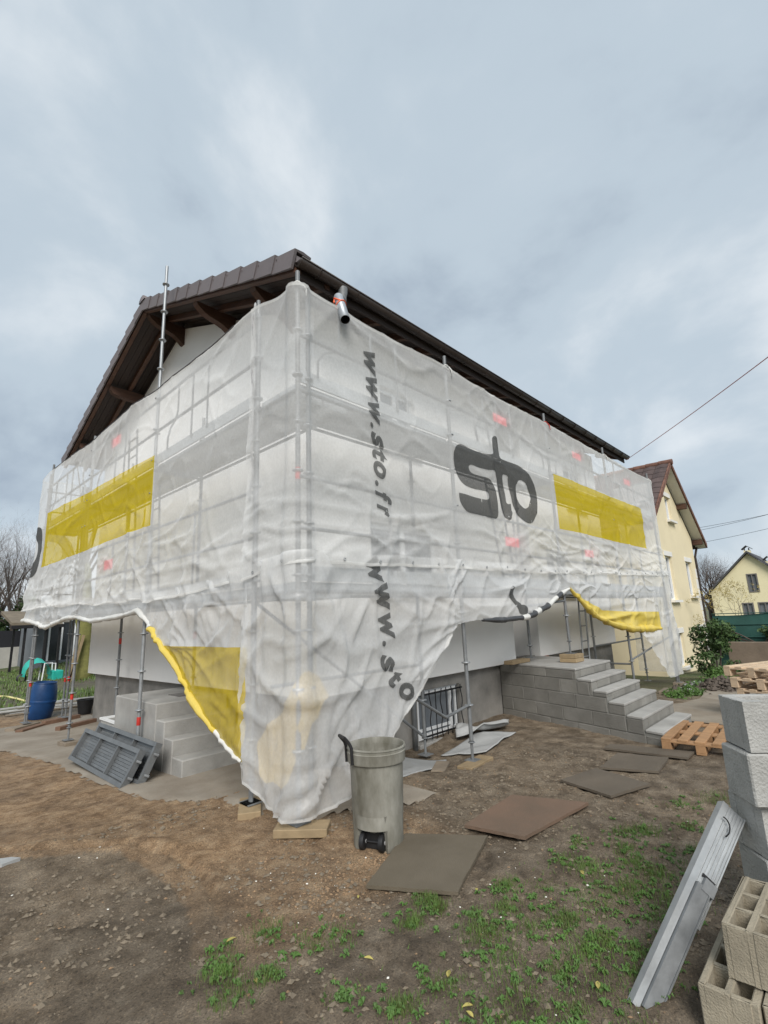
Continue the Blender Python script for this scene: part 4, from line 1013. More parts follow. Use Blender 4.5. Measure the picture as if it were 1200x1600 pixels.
# ================================================================== pads under the poles
def pad(x, y, lx, ly, h_, rz, m_, label):
    z0 = G(x,y)+.012 if x > -9 else 0
    g = MB(); g.box((x-lx/2,y-ly/2,z0-.02),(x+lx/2,y+ly/2,z0+h_), .005, rot=(0,0,rz)); return single(g, 'timber_pad', m_, (x,y,z0), label, 'timber', 'pads under the scaffold poles')
pad(-.02,.72,.42,.20,.042,1.0,'timber','timber pad under pole at the foot of the yellow drape')
pad(.0,-.05,.44,.20,.044,-.85,'timber','timber pad under the house corner pole left of the bin')
pad(2.52,-.06,.55,.19,.045,.1,'timber','timber pad under pole in front of the basement window')
pad(2.2,.22,.4,.16,.03,.5,'timber_grey','grey timber offcut behind the basement window pole')
pad(0,6.62,.22,.34,.075,.1,'timber_grey','short grey timber block under pole left of the metal panels')
pad(-.06,9.75,.22,.70,.06,-.9,'timber_grey','pair-end grey timber under the leftmost scaffold pole')
pad(.02,9.45,.16,.66,.05,-.85,'timber_brown','brown timber in front of the leftmost pole pad')
pad(.66,9.8,.8,.14,.09,.35,'timber_brown','dark brown beam under the inner gable pole')
pad(.72,8.85,.9,.13,.08,.45,'timber_brown','long brown beam between pole and black bucket')
pad(.73,6.65,.3,.2,.06,0,'timber_grey','timber pad under inner pole beside the pale tub')
pad(8.5,0,.3,.25,.05,.2,'timber_grey','timber pad under pole right of the block stairs')
pad(11.75,0,.3,.25,.05,.1,'timber_grey','timber pad under the farthest right scaffold pole')

# ================================================================== bin
BX, BY = .24, -.70
bz = G(BX,BY)+.005
BN = thing('wheeled_bin', (BX,BY,bz), 'grey olive round rubbish bin on wheels, lid missing', 'bin')
facing = math.atan2(-3.69-BY, -2.71-BX)      # side with the wheel recess
wheel_dir = facing-.12
n = 56; prof = [(r_*.875, z_*.90) for r_, z_ in [(.212,.0),(.218,.02),(.220,.165),(.222,.182),(.238,.70),(.239,.705),(.258,.715),(.262,.73),(.266,.80),(.268,.805),(.262,.812),(.264,.835),(.270,.838),(.266,.850),(.256,.850),(.250,.842),(.246,.80),(.241,.80),(.226,.30),(.212,.06),(0.0,.06)]]
vs = []; fs = []
for (r_, z) in prof:
    for j in range(n):
        a = 2*math.pi*j/n; rr_ = r_
        da = (a-wheel_dir+math.pi) % (2*math.pi)-math.pi
        cut = sstep(.66,.60,abs(da+.25))*sstep(.165,.15,z)
        if z < .17 and r_ > .15: rr_ = r_-.10*float(cut)
        rr_ += .002*math.sin(3*a+z*9)
        vs.append((BX+rr_*math.cos(a), BY+rr_*math.sin(a), bz+z*.93))
for i in range(len(prof)-1):
    for j in range(n):
        jj = (j+1) % n; fs.append((i*n+j,i*n+jj,(i+1)*n+jj,(i+1)*n+j))
MB().add(vs, fs).build('body', 'bin_plastic', BN, 'auto')
ca_, sa_ = math.cos(wheel_dir-.25), math.sin(wheel_dir-.25); tx, ty = -sa_, ca_
for s_ in (-1, 1):
    c_ = Vector((BX+ca_*.128+tx*s_*.075, BY+sa_*.128+ty*s_*.075, bz+.062)); T_ = Vector((tx,ty,0)); 
    g = MB(); vs = []; fs = []; n2 = 20; pr_ = [(.0,-.02),(.045,-.02),(.06,-.016),(.062,0),(.06,.016),(.045,.02),(.0,.02)]
    X_ = Vector((ca_,sa_,0)); Z_ = Vector((0,0,1))
    for (r_, h_) in pr_:
        for j in range(n2): vs.append(c_+T_*h_+(X_*math.cos(2*math.pi*j/n2)+Z_*math.sin(2*math.pi*j/n2))*r_)
    for i in range(len(pr_)-1):
        for j in range(n2): fs.append((i*n2+j,i*n2+(j+1)%n2,(i+1)*n2+(j+1)%n2,(i+1)*n2+j))
    wh = g.add(vs, fs).build('wheel', 'black_plastic', BN, 'auto')
    MB().tube([c_-T_*.024,c_+T_*.024],.014,12).build('hub', 'strap_grey', wh, 'auto')
MB().tube([(BX+ca_*.128-tx*.09,BY+sa_*.128-ty*.09,bz+.062),(BX+ca_*.128+tx*.09,BY+sa_*.128+ty*.09,bz+.062)],.009,8).build('axle', 'black_iron', BN)
MB().box((-.112,-.05,.012),(.112,-.008,.126)).build('wheel_well_shade', 'black_plastic', BN, False, (0,0,0)).matrix_local = Matrix.Translation((ca_*.13, sa_*.13, 0)) @ Matrix.Rotation(wheel_dir-.25-math.pi/2, 4, 'Z')  # black box added in the recess, painting the shade behind the wheels
hd = facing+math.pi*.5+2.9+.9
def hp(a, r_, z): return (BX+r_*.875*math.cos(a), BY+r_*.875*math.sin(a), bz+z*.93*.90)
ha = R(160)   # handle sits on the left as seen from the camera
g = MB(); g.tube([hp(ha-.24,.268,.72),hp(ha-.24,.275,.86),hp(ha-.20,.29,.90),hp(ha-.19,.335,.955),hp(ha+.19,.335,.955),hp(ha+.20,.29,.90),hp(ha+.24,.275,.86),hp(ha+.24,.268,.72)], .013, 8); g.build('handle', 'black_plastic', BN, 'auto')

# ================================================================== boards on the ground
def board(corners, th, m_, label, lift=.0, warp=.0):
    g = MB(); n = 11; c0, c1, c2, c3 = [np.array(c_, float) for c_ in corners]
    rg = random.Random(label); top, bot = [], []
    zs_ = [G(*c_)+.026+lift for c_ in corners]
    for i in range(n+1):
        for j in range(n+1):
            a, b_ = i/n, j/n; p_ = (c0*(1-a)+c1*a)*(1-b_)+(c3*(1-a)+c2*a)*b_
            z = (zs_[0]*(1-a)+zs_[1]*a)*(1-b_)+(zs_[3]*(1-a)+zs_[2]*a)*b_+warp*((a-.5)**2+(b_-.5)**2)*2
            e_ = .0035 if i in (0,n) or j in (0,n) else 0
            q = p_+e_*np.array([rg.uniform(-1,1), rg.uniform(-1,1)])
            top.append((q[0],q[1],z+th-.006)); bot.append((q[0],q[1],z-.006))
    k = (n+1)**2; fs = []
    for i in range(n):
        for j in range(n):
            q = (i*(n+1)+j,(i+1)*(n+1)+j,(i+1)*(n+1)+j+1,i*(n+1)+j+1); fs.append(q); fs.append(tuple(k+v for v in reversed(q)))
    ring = [i*(n+1) for i in range(n+1)]+[n*(n+1)+j for j in range(1,n+1)]+[i*(n+1)+n for i in range(n-1,-1,-1)]+[j for j in range(n-1,0,-1)]
    for a, b_ in zip(ring, ring[1:]+ring[:1]): fs.append((a,b_,k+b_,k+a))
    g.add(top+bot, fs); o = c0*.25+c1*.25+c2*.25+c3*.25
    return single(g, 'ground_board', m_, (o[0],o[1],G(o[0],o[1])), label, 'board', 'boards laid as stepping path')
board([(-.29,-1.11),(.01,-1.60),(.79,-1.32),(.43,-.80)], .022, 'panel_board', 'smooth olive brown board in front of the bin')
board([(.84,-1.07),(.94,-1.55),(1.89,-1.65),(1.66,-1.03)], .024, 'panel_board_red', 'reddish brown board right of the bin with a chipped corner')
board([(2.33,-1.20),(2.17,-1.74),(2.71,-1.92),(2.90,-1.33)], .022, 'panel_board_dull', 'dull brown board in the middle of the board path')
board([(2.95,-1.35),(3.15,-1.87),(3.73,-1.82),(3.61,-1.31)], .022, 'panel_board_dull', 'small grey brown board near the foot of block stairs')
board([(3.74,-1.10),(3.84,-1.98),(4.14,-1.98),(3.98,-1.10)], .022, 'panel_board_dull', 'long narrow board lying right before the block stairs')
def limp_sheet(corners, m_, label, amp, s, name='flat_sheet', lift=.02):
    n = 22; t_ = np.linspace(0,1,n); a, b_ = np.meshgrid(t_, t_, indexing='ij'); c_ = [np.array(q,float) for q in corners]
    xy = (c_[0]*(1-a)[...,None]+c_[1]*a[...,None])*(1-b_)[...,None]+(c_[3]*(1-a)[...,None]+c_[2]*a[...,None])*b_[...,None]
    xy = xy+.03*(np.stack([vn(a*4,b_*4,s),vn(a*4,b_*4,s+1)],-1)-.5)
    z = gz(xy[...,0],xy[...,1])+lift+amp*ridge(a*1.3+b_*.4, b_*2.2, s+2, 2)
    top = np.concatenate([xy, z[...,None]],-1); bot = top-np.array([0,0,.012])
    g = MB(); k = n*n; fs = []
    for i in range(n-1):
        for j in range(n-1):
            q = (i*n+j,(i+1)*n+j,(i+1)*n+j+1,i*n+j+1); fs.append(q); fs.append(tuple(k+v for v in reversed(q)))
    ring = [i*n for i in range(n)]+[(n-1)*n+j for j in range(1,n)]+[i*n+n-1 for i in range(n-2,-1,-1)]+[j for j in range(n-2,0,-1)]
    for p_, q in zip(ring, ring[1:]+ring[:1]): fs.append((p_,q,k+q,k+p_))
    g.add(list(top.reshape(-1,3))+list(bot.reshape(-1,3)), fs); o = sum(c_)/4
    return single(g, name, m_, (o[0],o[1],G(o[0],o[1])), label, 'sheet', 'grey sheets below the basement window', True)
limp_sheet([(1.45,.20),(2.40,.27),(2.62,.45),(2.25,.98)], 'sheet_grey', 'flat grey sheet on the ground right behind the bin', .02, 900)
limp_sheet([(2.77,.64),(3.12,.16),(4.0,.22),(3.68,.72)], 'sheet_grey', 'flat grey sheet on the ground right of basement window pole', .025, 910)
limp_sheet([(3.3,.78),(4.05,.36),(4.28,.55),(3.6,1.0)], 'sheet_grey', 'crumpled pale membrane heaped in the corner by block stairs', .13, 920, lift=.05)

# ================================================================== metal deck panels leaning on the concrete steps
def deck_panel(label, base_x, y0, y1, lean_x, h_, z_off):
    T_ = thing('deck_panel', (base_x,(y0+y1)/2,G(base_x,y0)), label, 'panel', 'metal deck panels by the steps')
    z0 = G(base_x,(y0+y1)/2)+z_off; hx = lean_x-base_x; w_ = math.hypot(hx,h_); ey = Vector((0,1,0)); ew = Vector((hx,0,h_)).normalized(); en = ew.cross(ey)*-1
    en = Vector((-ew.z,0,ew.x)); o0 = Vector((base_x,y0,z0)); L_ = y1-y0
    def bar(name, a, b_, c_, d_, e_, f_, m_):
        g = MB(); c8 = []
        for (l_, q, t_) in ((a,c_,e_),(b_,c_,e_),(b_,d_,e_),(a,d_,e_),(a,c_,f_),(b_,c_,f_),(b_,d_,f_),(a,d_,f_)): c8.append(o0+ey*l_+ew*q+en*t_)
        g.add(c8, [(3,2,1,0),(4,5,6,7),(0,1,5,4),(1,2,6,5),(2,3,7,6),(3,0,4,7)]); return g.build(name, m_, T_)
    bar('side_rail', 0, L_, 0, .05, -.02, .06, 'aluminium'); bar('side_rail', 0, L_, w_-.05, w_, -.02, .06, 'aluminium')
    for a in (0, L_-.05): bar('end_rail', a, a+.05, .051, w_-.051, -.02, .055, 'aluminium')
    for k in (1, 2): bar('cross_bar', L_*k/3-.015, L_*k/3+.015, .051, w_-.051, .0, .045, 'aluminium')
    n = 9
    for k in range(n):
        q0 = .052+(w_-.104)*k/n; bar('slat', .052, L_-.052, q0+.0015, q0+(w_-.104)/n-.0015, -.018, -.006+.004*(k%2), 'aluminium')
    g = MB(); 
    for q in (.12, w_-.12): g.tube([o0+ey*(-.02)+ew*q+en*.02, o0+ey*(-.07)+ew*q+en*.05, o0+ey*(-.09)+ew*q+en*.02], .014, 6); 
    MB().tube([o0+ey*(-.0)+ew*.12+en*.02, o0+ey*(-.06)+ew*.12+en*.05, o0+ey*(-.09)+ew*.12+en*.01], .014, 6).build('hook', 'galvanised_old', T_)
    MB().tube([o0+ey*(-.0)+ew*(w_-.12)+en*.02, o0+ey*(-.06)+ew*(w_-.12)+en*.05, o0+ey*(-.09)+ew*(w_-.12)+en*.01], .014, 6).build('hook', 'galvanised_old', T_)
deck_panel('front aluminium deck panel leaning underside out against the concrete steps', -.42, 2.72, 4.78, -.22, .37, .02)
deck_panel('rear aluminium deck panel leaning behind the other one at the steps', -.27, 2.62, 4.70, -.07, .42, .03)

# ================================================================== block stack and leaning deck at the right edge
def shell_block(label, o, ang, L_, W_, H_, z, notch=(), group='pale blocks stacked at the right edge', solid=False, m_='aerated_block', wt=.055, name='concrete_shell_block'):
    g = MB()
    if solid: g.box((0,0,0),(L_,W_,H_), .008)
    else:
        # front wall with bitten notches along its upper edge, three plain walls behind
        x = 0; tops = []
        prof = [(0,0),(L_,0)]; up = [(L_,H_)]
        for (a, b_, d_) in reversed(notch): up += [(b_+.015,H_),(b_,H_-d_),(a,H_-d_),(a-.015,H_)]
        up += [(0,H_)]
        g.prism(prof+up, 'y', 0, wt)
        g.box((0,W_-wt,0),(L_,W_,H_), .004); g.box((0,wt+.001,0),(wt,W_-wt-.001,H_), .004); g.box((L_-wt,wt+.001,0),(L_,W_-wt-.001,H_), .004)
        g.box((wt,wt,0),(L_-wt,W_-wt,.03))
    M = Matrix.Rotation(R(ang), 4, 'Z'); g.v = [tuple(M @ Vector(p)+Vector((o[0],o[1],z))) for p in g.v]
    return single(g, name, m_, (o[0],o[1],z), label, 'block', group)
A_ = 35-90
shell_block('topmost pale shell block with notched rim in the stack', (.51,-3.145), A_, .60, .25, .245, .948, notch=((.12,.16,.05),(.19,.25,.07),(.30,.37,.085),(.45,.5,.06)))
shell_block('second pale block from the top of the stack', (.49,-3.13), A_+2, .60, .25, .25, .692, solid=True)
shell_block('third pale block from the top, set askew with open end', (.56,-3.135), A_+10, .60, .24, .25, .438)
shell_block('fourth pale block from the top, hidden behind hollow blocks', (.56,-3.12), A_+4, .60, .24, .215, .218, solid=True)
shell_block('lowest pale block on the ground behind hollow blocks', (.56,-3.13), A_+4, .60, .24, .22, -.005, solid=True)
def hollow(label, x0, y1, z0, rz, L_=.50, W_=.20, H_=.195, rows=2, cols=3):
    g = MB(); t_ = .026; cw = (L_-t_*(cols+1))/cols; rw = (W_-t_*(rows+1))/rows
    # walls and webs as a lattice of boxes that butt end to end
    for i in range(rows+1):
        y0 = -W_+i*(rw+t_); g.box((0,y0,0),(L_,y0+t_,H_), .004)
    for i in range(rows):
        y0 = -W_+i*(rw+t_)+t_
        for j in range(cols+1):
            x = j*(cw+t_); g.box((x,y0-.004,0.002),(x+t_,y0+rw+.004,H_-.0015), .003)
    g.box((t_,-W_+t_,0.002),(L_-t_,-t_,.02))
    rg = random.Random(label)
    M = Matrix.Rotation(rz, 4, 'Z')
    g.v = [tuple(M @ Vector((p[0]+rg.uniform(-.003,.003),p[1]+rg.uniform(-.003,.003),p[2]+rg.uniform(-.004,.001)))+Vector((x0,y1,z0))) for p in g.v]
    return single(g, 'hollow_block', 'hollow_block', (x0,y1,z0), label, 'block', 'hollow concrete blocks at the right edge')
hollow('upper hollow concrete block with six open cells, lower right corner', -.07, -3.025, .2, -.02)
hollow('lower hollow concrete block under the other, lower right corner', -.17, -2.935, .0, .0)
hollow('hollow concrete block on the ground behind the lower one', -.15, -3.145, .0, .01)
# galvanised plank leaning on the stack
LD = thing('steel_plank', (-.16,-2.72,0), 'galvanised ribbed steel plank leaning against the block stack', 'plank')
p0 = Vector((-.19,-2.665,.02)); p1 = Vector((.60,-2.965,.665)); el = (p1-p0).normalized(); eview = (Vector((-2.71,-3.69,1.69))-(p0+p1)/2).normalized()
ew = el.cross(eview).normalized()
if ew.dot(Vector((.3,-1,0))) < 0: ew = -ew
en = ew.cross(el).normalized()
if en.dot(eview) < 0: en = -en
ca2 = math.cos(R(-28)); sa2 = math.sin(R(-28)); ew, en = ew*ca2+en*sa2, en*ca2-ew*sa2
LL = (p1-p0).length
def lbar(name, a, b_, c_, d_, e_, f_, m_, par=LD):
    c8 = [p0+el*l_+ew*q*.56+en*t_*.7 for (l_,q,t_) in ((a,c_,e_),(b_,c_,e_),(b_,d_,e_),(a,d_,e_),(a,c_,f_),(b_,c_,f_),(b_,d_,f_),(a,d_,f_))]
    return MB().add(c8, [(3,2,1,0),(4,5,6,7),(0,1,5,4),(1,2,6,5),(2,3,7,6),(3,0,4,7)]).build(name, m_, par)
lbar('flange', 0, LL, 0, .055, -.06, .004, 'galvanised_bright'); dk_ = lbar('deck', .0, LL, .056, .215, -.012, -.006, 'galvanised_bright'); lbar('flange', .45, LL, .216, .228, -.06, .004, 'galvanised_bright')
for k in range(5): lbar('rib', .52, LL-.01, .066+.031*k, .082+.031*k, -.0055, .003, 'galvanised_bright', dk_)
lbar('channel', .02, .62, .06, .17, -.004, .03, 'galvanised_old'); lbar('channel_lip', .02, .60, .171, .182, -.03, .036, 'galvanised_old'); 
lbar('end_hook', .0, .10, .18, .225, -.04, .0, 'galvanised'); lbar('end_hook', .60, .66, .10, .21, .0, .035, 'galvanised_old'); lbar('end_slot', .662, .675, .08, .2, -.004, .012, 'black_iron')
c_ = p0+el*.93+ew*.05+en*.01
MB().tube([c_+el*(.05*math.cos(t_))+ew*(.04*math.sin(t_)-.02)+en*.012 for t_ in np.linspace(-.3,2.2,10)], .0035, 5).build('wire_loop', 'black_iron', LD)

# ================================================================== pallets
def pallet_mesh():
    parts = []
    for k in range(5): parts.append(('top_slat', (-.6,-.4+.174*k,.122),(.6,-.4+.174*k+.104,.144)))
    for x in (-.6,-.07,.46): parts.append(('cross_board', (x,-.4,.1),(x+.14,.4,.1215)))
    for x in (-.6,-.07,.46):
        for y in (-.4,-.05,.3): parts.append(('spacer_block', (x,y,.0225),(x+.14,y+.1,.0995)))
    for y in (-.4,-.05,.3): parts.append(('bottom_slat', (-.6,y,0),(.6,y+.1,.022)))
    return parts
pal_src = {}
def pallet(label, x, y, z, rz, m_, group, sc=(1,1,1)):
    T_ = thing('pallet', (x,y,z), label, 'pallet', group); T_.rotation_euler = (0,0,rz); T_.scale = sc
    for i, (nm, a, b_) in enumerate(pallet_mesh()):
        key = (i, m_)
        if key not in pal_src:
            o = MB().box(a, b_, .003).build(nm, m_, T_, False, (0,0,0)); pal_src[key] = o
        else:
            o = pal_src[key].copy(); col.objects.link(o); o.parent = T_
    return T_
pallet('orange brown wooden pallet on the ground beside the block stairs', 4.72, -2.02, G(4.7,-2)+.012, .06, 'pallet_wood', 'wooden pallets', (1,1,1))
for k in range(5):
    pallet(['lowest','second lowest','middle','second highest','topmost'][k]+' pale pallet in the stack behind the pale blocks', 6.95+.05*math.sin(k*2.1), -2.62+.07*math.cos(k*1.7), G(7,-2.6)+.01+.152*k, -.35+.12*math.sin(k*3), 'pallet_pale', 'wooden pallets')

# ================================================================== neighbour's cream house
NH = thing('neighbour_house', (17.4,3,-.6), 'cream rendered neighbour house with steep red edged tile roof', 'house')
AX, AZ, HS, HW = 17.36, 6.92, .745, 3.05
def nz(x): return AZ-HS*abs(x-AX)
HOL = [(17.3,18.0,4.80,5.72),(16.15,16.95,1.90,3.42),(18.85,19.70,2.05,3.36),(16.15,16.85,-.28,.80),(19.05,19.92,.26,.80)]
g = MB(); wall_with_holes(g, AX-HW, AX+HW, -1.4, nz(AX+HW)-.25, .95, 1.2, HOL[1:])
zb = nz(AX+HW)-.25
# gable triangle, pierced by the attic window
ap_z = AZ-.25
def xl(z): return AX-(ap_z-z)/HS
def xr(z): return AX+(ap_z-z)/HS
h0 = HOL[0]
g.prism([(AX-HW,zb),(AX+HW,zb),(xr(h0[2]),h0[2]),(xl(h0[2]),h0[2])], 'y', .95, 1.2)
g.prism([(xl(h0[2]),h0[2]),(h0[0],h0[2]),(h0[0],h0[3]),(xl(h0[3]),h0[3])], 'y', .95, 1.2); g.prism([(h0[1],h0[2]),(xr(h0[2]),h0[2]),(xr(h0[3]),h0[3]),(h0[1],h0[3])], 'y', .95, 1.2)
g.prism([(xl(h0[3]),h0[3]),(xr(h0[3]),h0[3]),(AX,ap_z)], 'y', .95, 1.2)
g.build('wall', 'cream_render', NH)
MB().box((AX-HW,1.2,-1.4),(AX-HW+.25,9,zb)).build('side_wall', 'cream_render', NH); MB().box((AX+HW-.25,1.2,-1.4),(AX+HW,9,zb)).build('side_wall', 'cream_render', NH)
for i, (x0,x1,z0,z1) in enumerate(HOL):
    wo = MB().box((x0-.12,.935,z1+.002),(x1+.12,.99,z1+.17)).build('window', 'white_stone', NH)
    MB().box((x0+.0,1.10,z0),(x1,1.14,z1)).build('pane', 'glass_grey', wo)
    g = MB(); 
    for a, b_ in (((x0,1.04,z0),(x0+.06,1.099,z1)),((x1-.06,1.04,z0),(x1,1.099,z1)),((x0+.06,1.04,z0),(x1-.06,1.099,z0+.06)),((x0+.06,1.04,z1-.06),(x1-.06,1.099,z1)),(((x0+x1)/2-.03,1.045,z0+.06),((x0+x1)/2+.03,1.099,z1-.06))): g.box(a, b_)
    g.build('frame', 'pvc_white', wo); MB().box((x0-.1,.82,z0-.08),(x1+.1,1.04,z0-.002)).build('sill', 'white_stone', wo)
for k in range(9):      # pale quoins at the far corner
    MB().box((AX+HW-(.34 if k % 2 else .22),.944,-.6+.42*k),(AX+HW+.006,1.0,-.6+.42*k+.38)).build('quoin', 'white_stone', NH)
g = MB(); ov = .7
g.prism([(AX,AZ),(AX+HW+ov,nz(AX+HW+ov)),(AX+HW+ov,nz(AX+HW+ov)-.10),(AX,AZ-.10)], 'y', .58, 9.4); g.prism([(AX-.001,AZ),(AX-.001,AZ-.10),(AX-HW-ov,nz(AX-HW-ov)-.10),(AX-HW-ov,nz(AX-HW-ov))], 'y', .58, 9.4)
nr = g.build('roof', 'roof_tile_mix', NH)
MB().prism([(AX,AZ-.102),(AX+HW+ov-.02,nz(AX+HW+ov)-.08),(AX+HW+ov-.02,nz(AX+HW+ov)-.12),(AX,AZ-.14)], 'y', .60, .95).build('soffit', 'white_soffit', nr)
MB().prism([(AX,AZ-.102),(AX,AZ-.14),(AX-HW-ov+.02,nz(AX-HW-ov)-.12),(AX-HW-ov+.02,nz(AX-HW-ov)-.08)], 'y', .60, .95).build('soffit', 'white_soffit', nr)
for s_ in (-1, 1):
    for k in range(13):
        x = AX+s_*(.02+.285*k); x2 = x+s_*.31
        MB().prism([(x,nz(x)+.045),(x2,nz(x2)+.065),(x2,nz(x2)-.13),(x,nz(x)-.12)] if s_ > 0 else [(x2,nz(x2)+.065),(x,nz(x)+.045),(x,nz(x)-.12),(x2,nz(x2)-.13)], 'y', .545, .60).build('verge_tile', 'roof_tile_red', nr)
    for x in ((AX+s_*1.6), (AX+s_*3.3)):
        MB().box((x-.09,.62,nz(x)-.34),(x+.09,.96,nz(x)-.145)).build('purlin_end', 'brown_wood', nr)
for k in range(11):     # tile courses on the slope facing this way, each with rolled ends
    x = AX-.33-.33*k; g = MB()
    for j in range(20):
        y = .62+.42*j; g.prism([(y,0),(y+.2,.03),(y+.40,0),(y+.40,-.02),(y,-.02)], 'x', 0, .38)
    a = math.atan(HS); g.v = [(x+p[0]*math.cos(a)+p[2]*-math.sin(a), p[1], nz(x)+.03+p[0]*math.sin(a)+p[2]*math.cos(a)) for p in g.v]
    o = g.build('tile_course', 'roof_tile_mix', nr); o['kind'] = 'stuff'
for k in range(20): MB().tube([(AX,.5+.44*k,AZ+.02),(AX,.5+.44*k+.46,AZ+.035)], .11, 10).build('ridge_tile', 'roof_tile_red', nr, 'auto')
MB().tube([(AX+HW+ov+.05,.6,nz(AX+HW+ov)-.06),(AX+HW+ov+.05,9.4,nz(AX+HW+ov)-.06)], .07, 8).build('gutter', 'gutter', nr)
MB().tube([(AX+HW+.5,.9,nz(AX+HW+ov)-.1),(AX+HW+.06,.92,nz(AX+HW+ov)-.5),(AX+HW+.06,.92,-.6)], .045, 8).build('downpipe', 'gutter', NH)
MB().tube([(12.62,.25,-.3),(12.62,.25,2.2)], .05, 10).build('wall_pipe', 'galvanised_old', NH)

# far cream house
FH = thing('far_house', (52,3.2,-.5), 'small pale yellow house far behind the green screen with two chimneys', 'house')
FA, FZ = 3.1, 6.25; fs_ = 3.55/3.6
def fz(y): return FZ-abs(y-FA)*fs_
HF = [(2.7,3.5,2.62,4.28),(3.35,4.2,.35,1.75),(2.0,3.05,.35,1.75)]
g = MB(); 
def wall_x(mb, y0, y1, z0, z1, x0, x1, holes):
    t_ = MB(); wall_with_holes(t_, y0, y1, z0, z1, x0, x1, holes); mb.add([(p[1],p[0],p[2]) for p in t_.v], t_.f)
wall_x(g, -.2, 6.4, -1.5, 2.5, 52.0, 52.3, HF[1:])
def fy(z): return (FZ-.15-z)/fs_
g.prism([(-.2,2.5),(6.4,2.5),(6.4,2.6),(FA+fy(2.62),2.62),(FA-fy(2.62),2.62),(-.2,2.6)], 'x', 52.0, 52.3)
g.prism([(FA-fy(2.62),2.62),(2.7,2.62),(2.7,4.28),(FA-fy(4.28),4.28)], 'x', 52, 52.3); g.prism([(3.5,2.62),(FA+fy(2.62),2.62),(FA+fy(4.28),4.28),(3.5,4.28)], 'x', 52, 52.3); g.prism([(FA-fy(4.28),4.28),(FA+fy(4.28),4.28),(FA,FZ-.15)], 'x', 52, 52.3)
g.build('wall', 'cream_far', FH)
for (y0,y1,z0,z1) in HF:
    g = MB()
    for a, b_ in (((51.97,y0,z0),(52.1,y0+.1,z1)),((51.97,y1-.1,z0),(52.1,y1,z1)),((51.97,y0+.1,z0),(52.1,y1-.1,z0+.1)),((51.97,y0+.1,z1-.1),(52.1,y1-.1,z1)),((51.98,(y0+y1)/2-.04,z0+.1),(52.1,(y0+y1)/2+.04,z1-.1))): g.box(a, b_)
    wo = g.build('window', 'facade_dark', FH); MB().box((52.12,y0,z0),(52.14,y1,z1)).build('pane', 'glass_grey', wo)
g = MB(); g.prism([(FA,FZ+.08),(FA+4.0,fz(FA+4.0)+.08),(FA+4.0,fz(FA+4.0)-.1),(FA,FZ-.1),(FA-4.0,fz(FA-4.0)-.1),(FA-4.0,fz(FA-4.0)+.08)], 'x', 51.6, 60); fr = g.build('roof', 'slate', FH)
for y, z, x in ((3.35,6.2,54),(1.9,5.0,53.5)):
    g = MB(); g.box((x,y-.25,z-1.2),(x+.6,y+.25,z+.35)); ch_ = g.build('chimney', 'cream_far', fr); MB().prism([(y-.4,z+.45),(y,z+.75),(y+.4,z+.45),(y+.4,z+.52),(y,z+.83),(y-.4,z+.52)], 'x', x-.1, x+.7).build('chimney_cap', 'slate', ch_); 
    MB().box((x+.05,y-.22,z+.351),(x+.12,y-.12,z+.56)).build('cap_leg', 'slate', ch_); MB().box((x+.05,y+.12,z+.351),(x+.12,y+.22,z+.56)).build('cap_leg', 'slate', ch_)

# retaining wall with green screen fence
g = MB(); g.box((13.4,-6,-1.0),(13.6,-.86,.70), .01); single(g, 'garden_wall', 'brown_wall', (13.5,-3,-.6), 'weathered brown garden wall below the green screen', 'wall')
GF = thing('screen_fence', (15,-2,.6), 'green fabric screen fence above the brown garden wall', 'fence')
for k in range(4):
    y = -6.55+1.55*k; MB().tube([(15,y,-.6),(15,y,1.5)], .03, 8).build('post', 'green_screen', GF)
    yy = np.linspace(y, y+1.55, 16); zz = np.linspace(-.3, 1.40, 14); A2, B2 = np.meshgrid(yy, zz, indexing='ij')
    X2 = 14.95-.05*ridge(A2*.8, B2*2.2, 970+k, 2); grid_obj('screen_panel', np.stack([X2,A2,B2+.04*np.sin(A2*2)],-1), np.ones((15,13),bool), 'green_screen', GF)
for z in (1.1, .75, 1.42): MB().tube([(14.9,-6.4,z),(14.9,-.35,z)], .012, 6).build('rail', 'green_screen', GF)

# ================================================================== plants
def leaves(mb_v, mb_f, c_, rad, n, size, rg, flat=1.0, up=.3):
    for _ in range(n):
        d_ = rg.normal(size=3); d_ /= np.linalg.norm(d_); r_ = rg.random()**.45
        p_ = np.array(c_)+d_*r_*np.array(rad); s_ = size*(.6+.8*rg.random())
        nrm = rg.normal(size=3)+np.array([0,0,up])+d_*.6; nrm /= np.linalg.norm(nrm); a = np.cross(nrm, rg.normal(size=3)); a /= np.linalg.norm(a)+1e-9; b_ = np.cross(nrm, a)
        o = len(mb_v); mb_v += [p_-a*s_, p_+b_*s_*.45+nrm*s_*.12, p_+a*s_, p_-b_*s_*.45+nrm*s_*.12]; mb_f.append((o,o+1,o+2,o+3))
def bush(name, label, cat, base, blobs, n, size, m_='bush_leaf', seed=1, group=None):
    rg = np.random.default_rng(seed); T_ = thing(name, base, label, cat, group); v, f = [], []
    for (dx,dy,dz,rx,ry,rz) in blobs: leaves(v, f, (base[0]+dx,base[1]+dy,base[2]+dz), (rx,ry,rz), int(n*rx*ry*rz/.2)+80, size, rg)
    MB().add(v, f).build('foliage', m_, T_)
    g = MB()
    for (dx,dy,dz,rx,ry,rz) in blobs[:6]: g.tube([(base[0]+dx*.1,base[1]+dy*.1,base[2]-.05),(base[0]+dx*.6,base[1]+dy*.6,base[2]+dz*.6),(base[0]+dx,base[1]+dy,base[2]+dz)], [.03,.02,.01], 5)
    g.build('stem', 'bark', T_)
    return T_
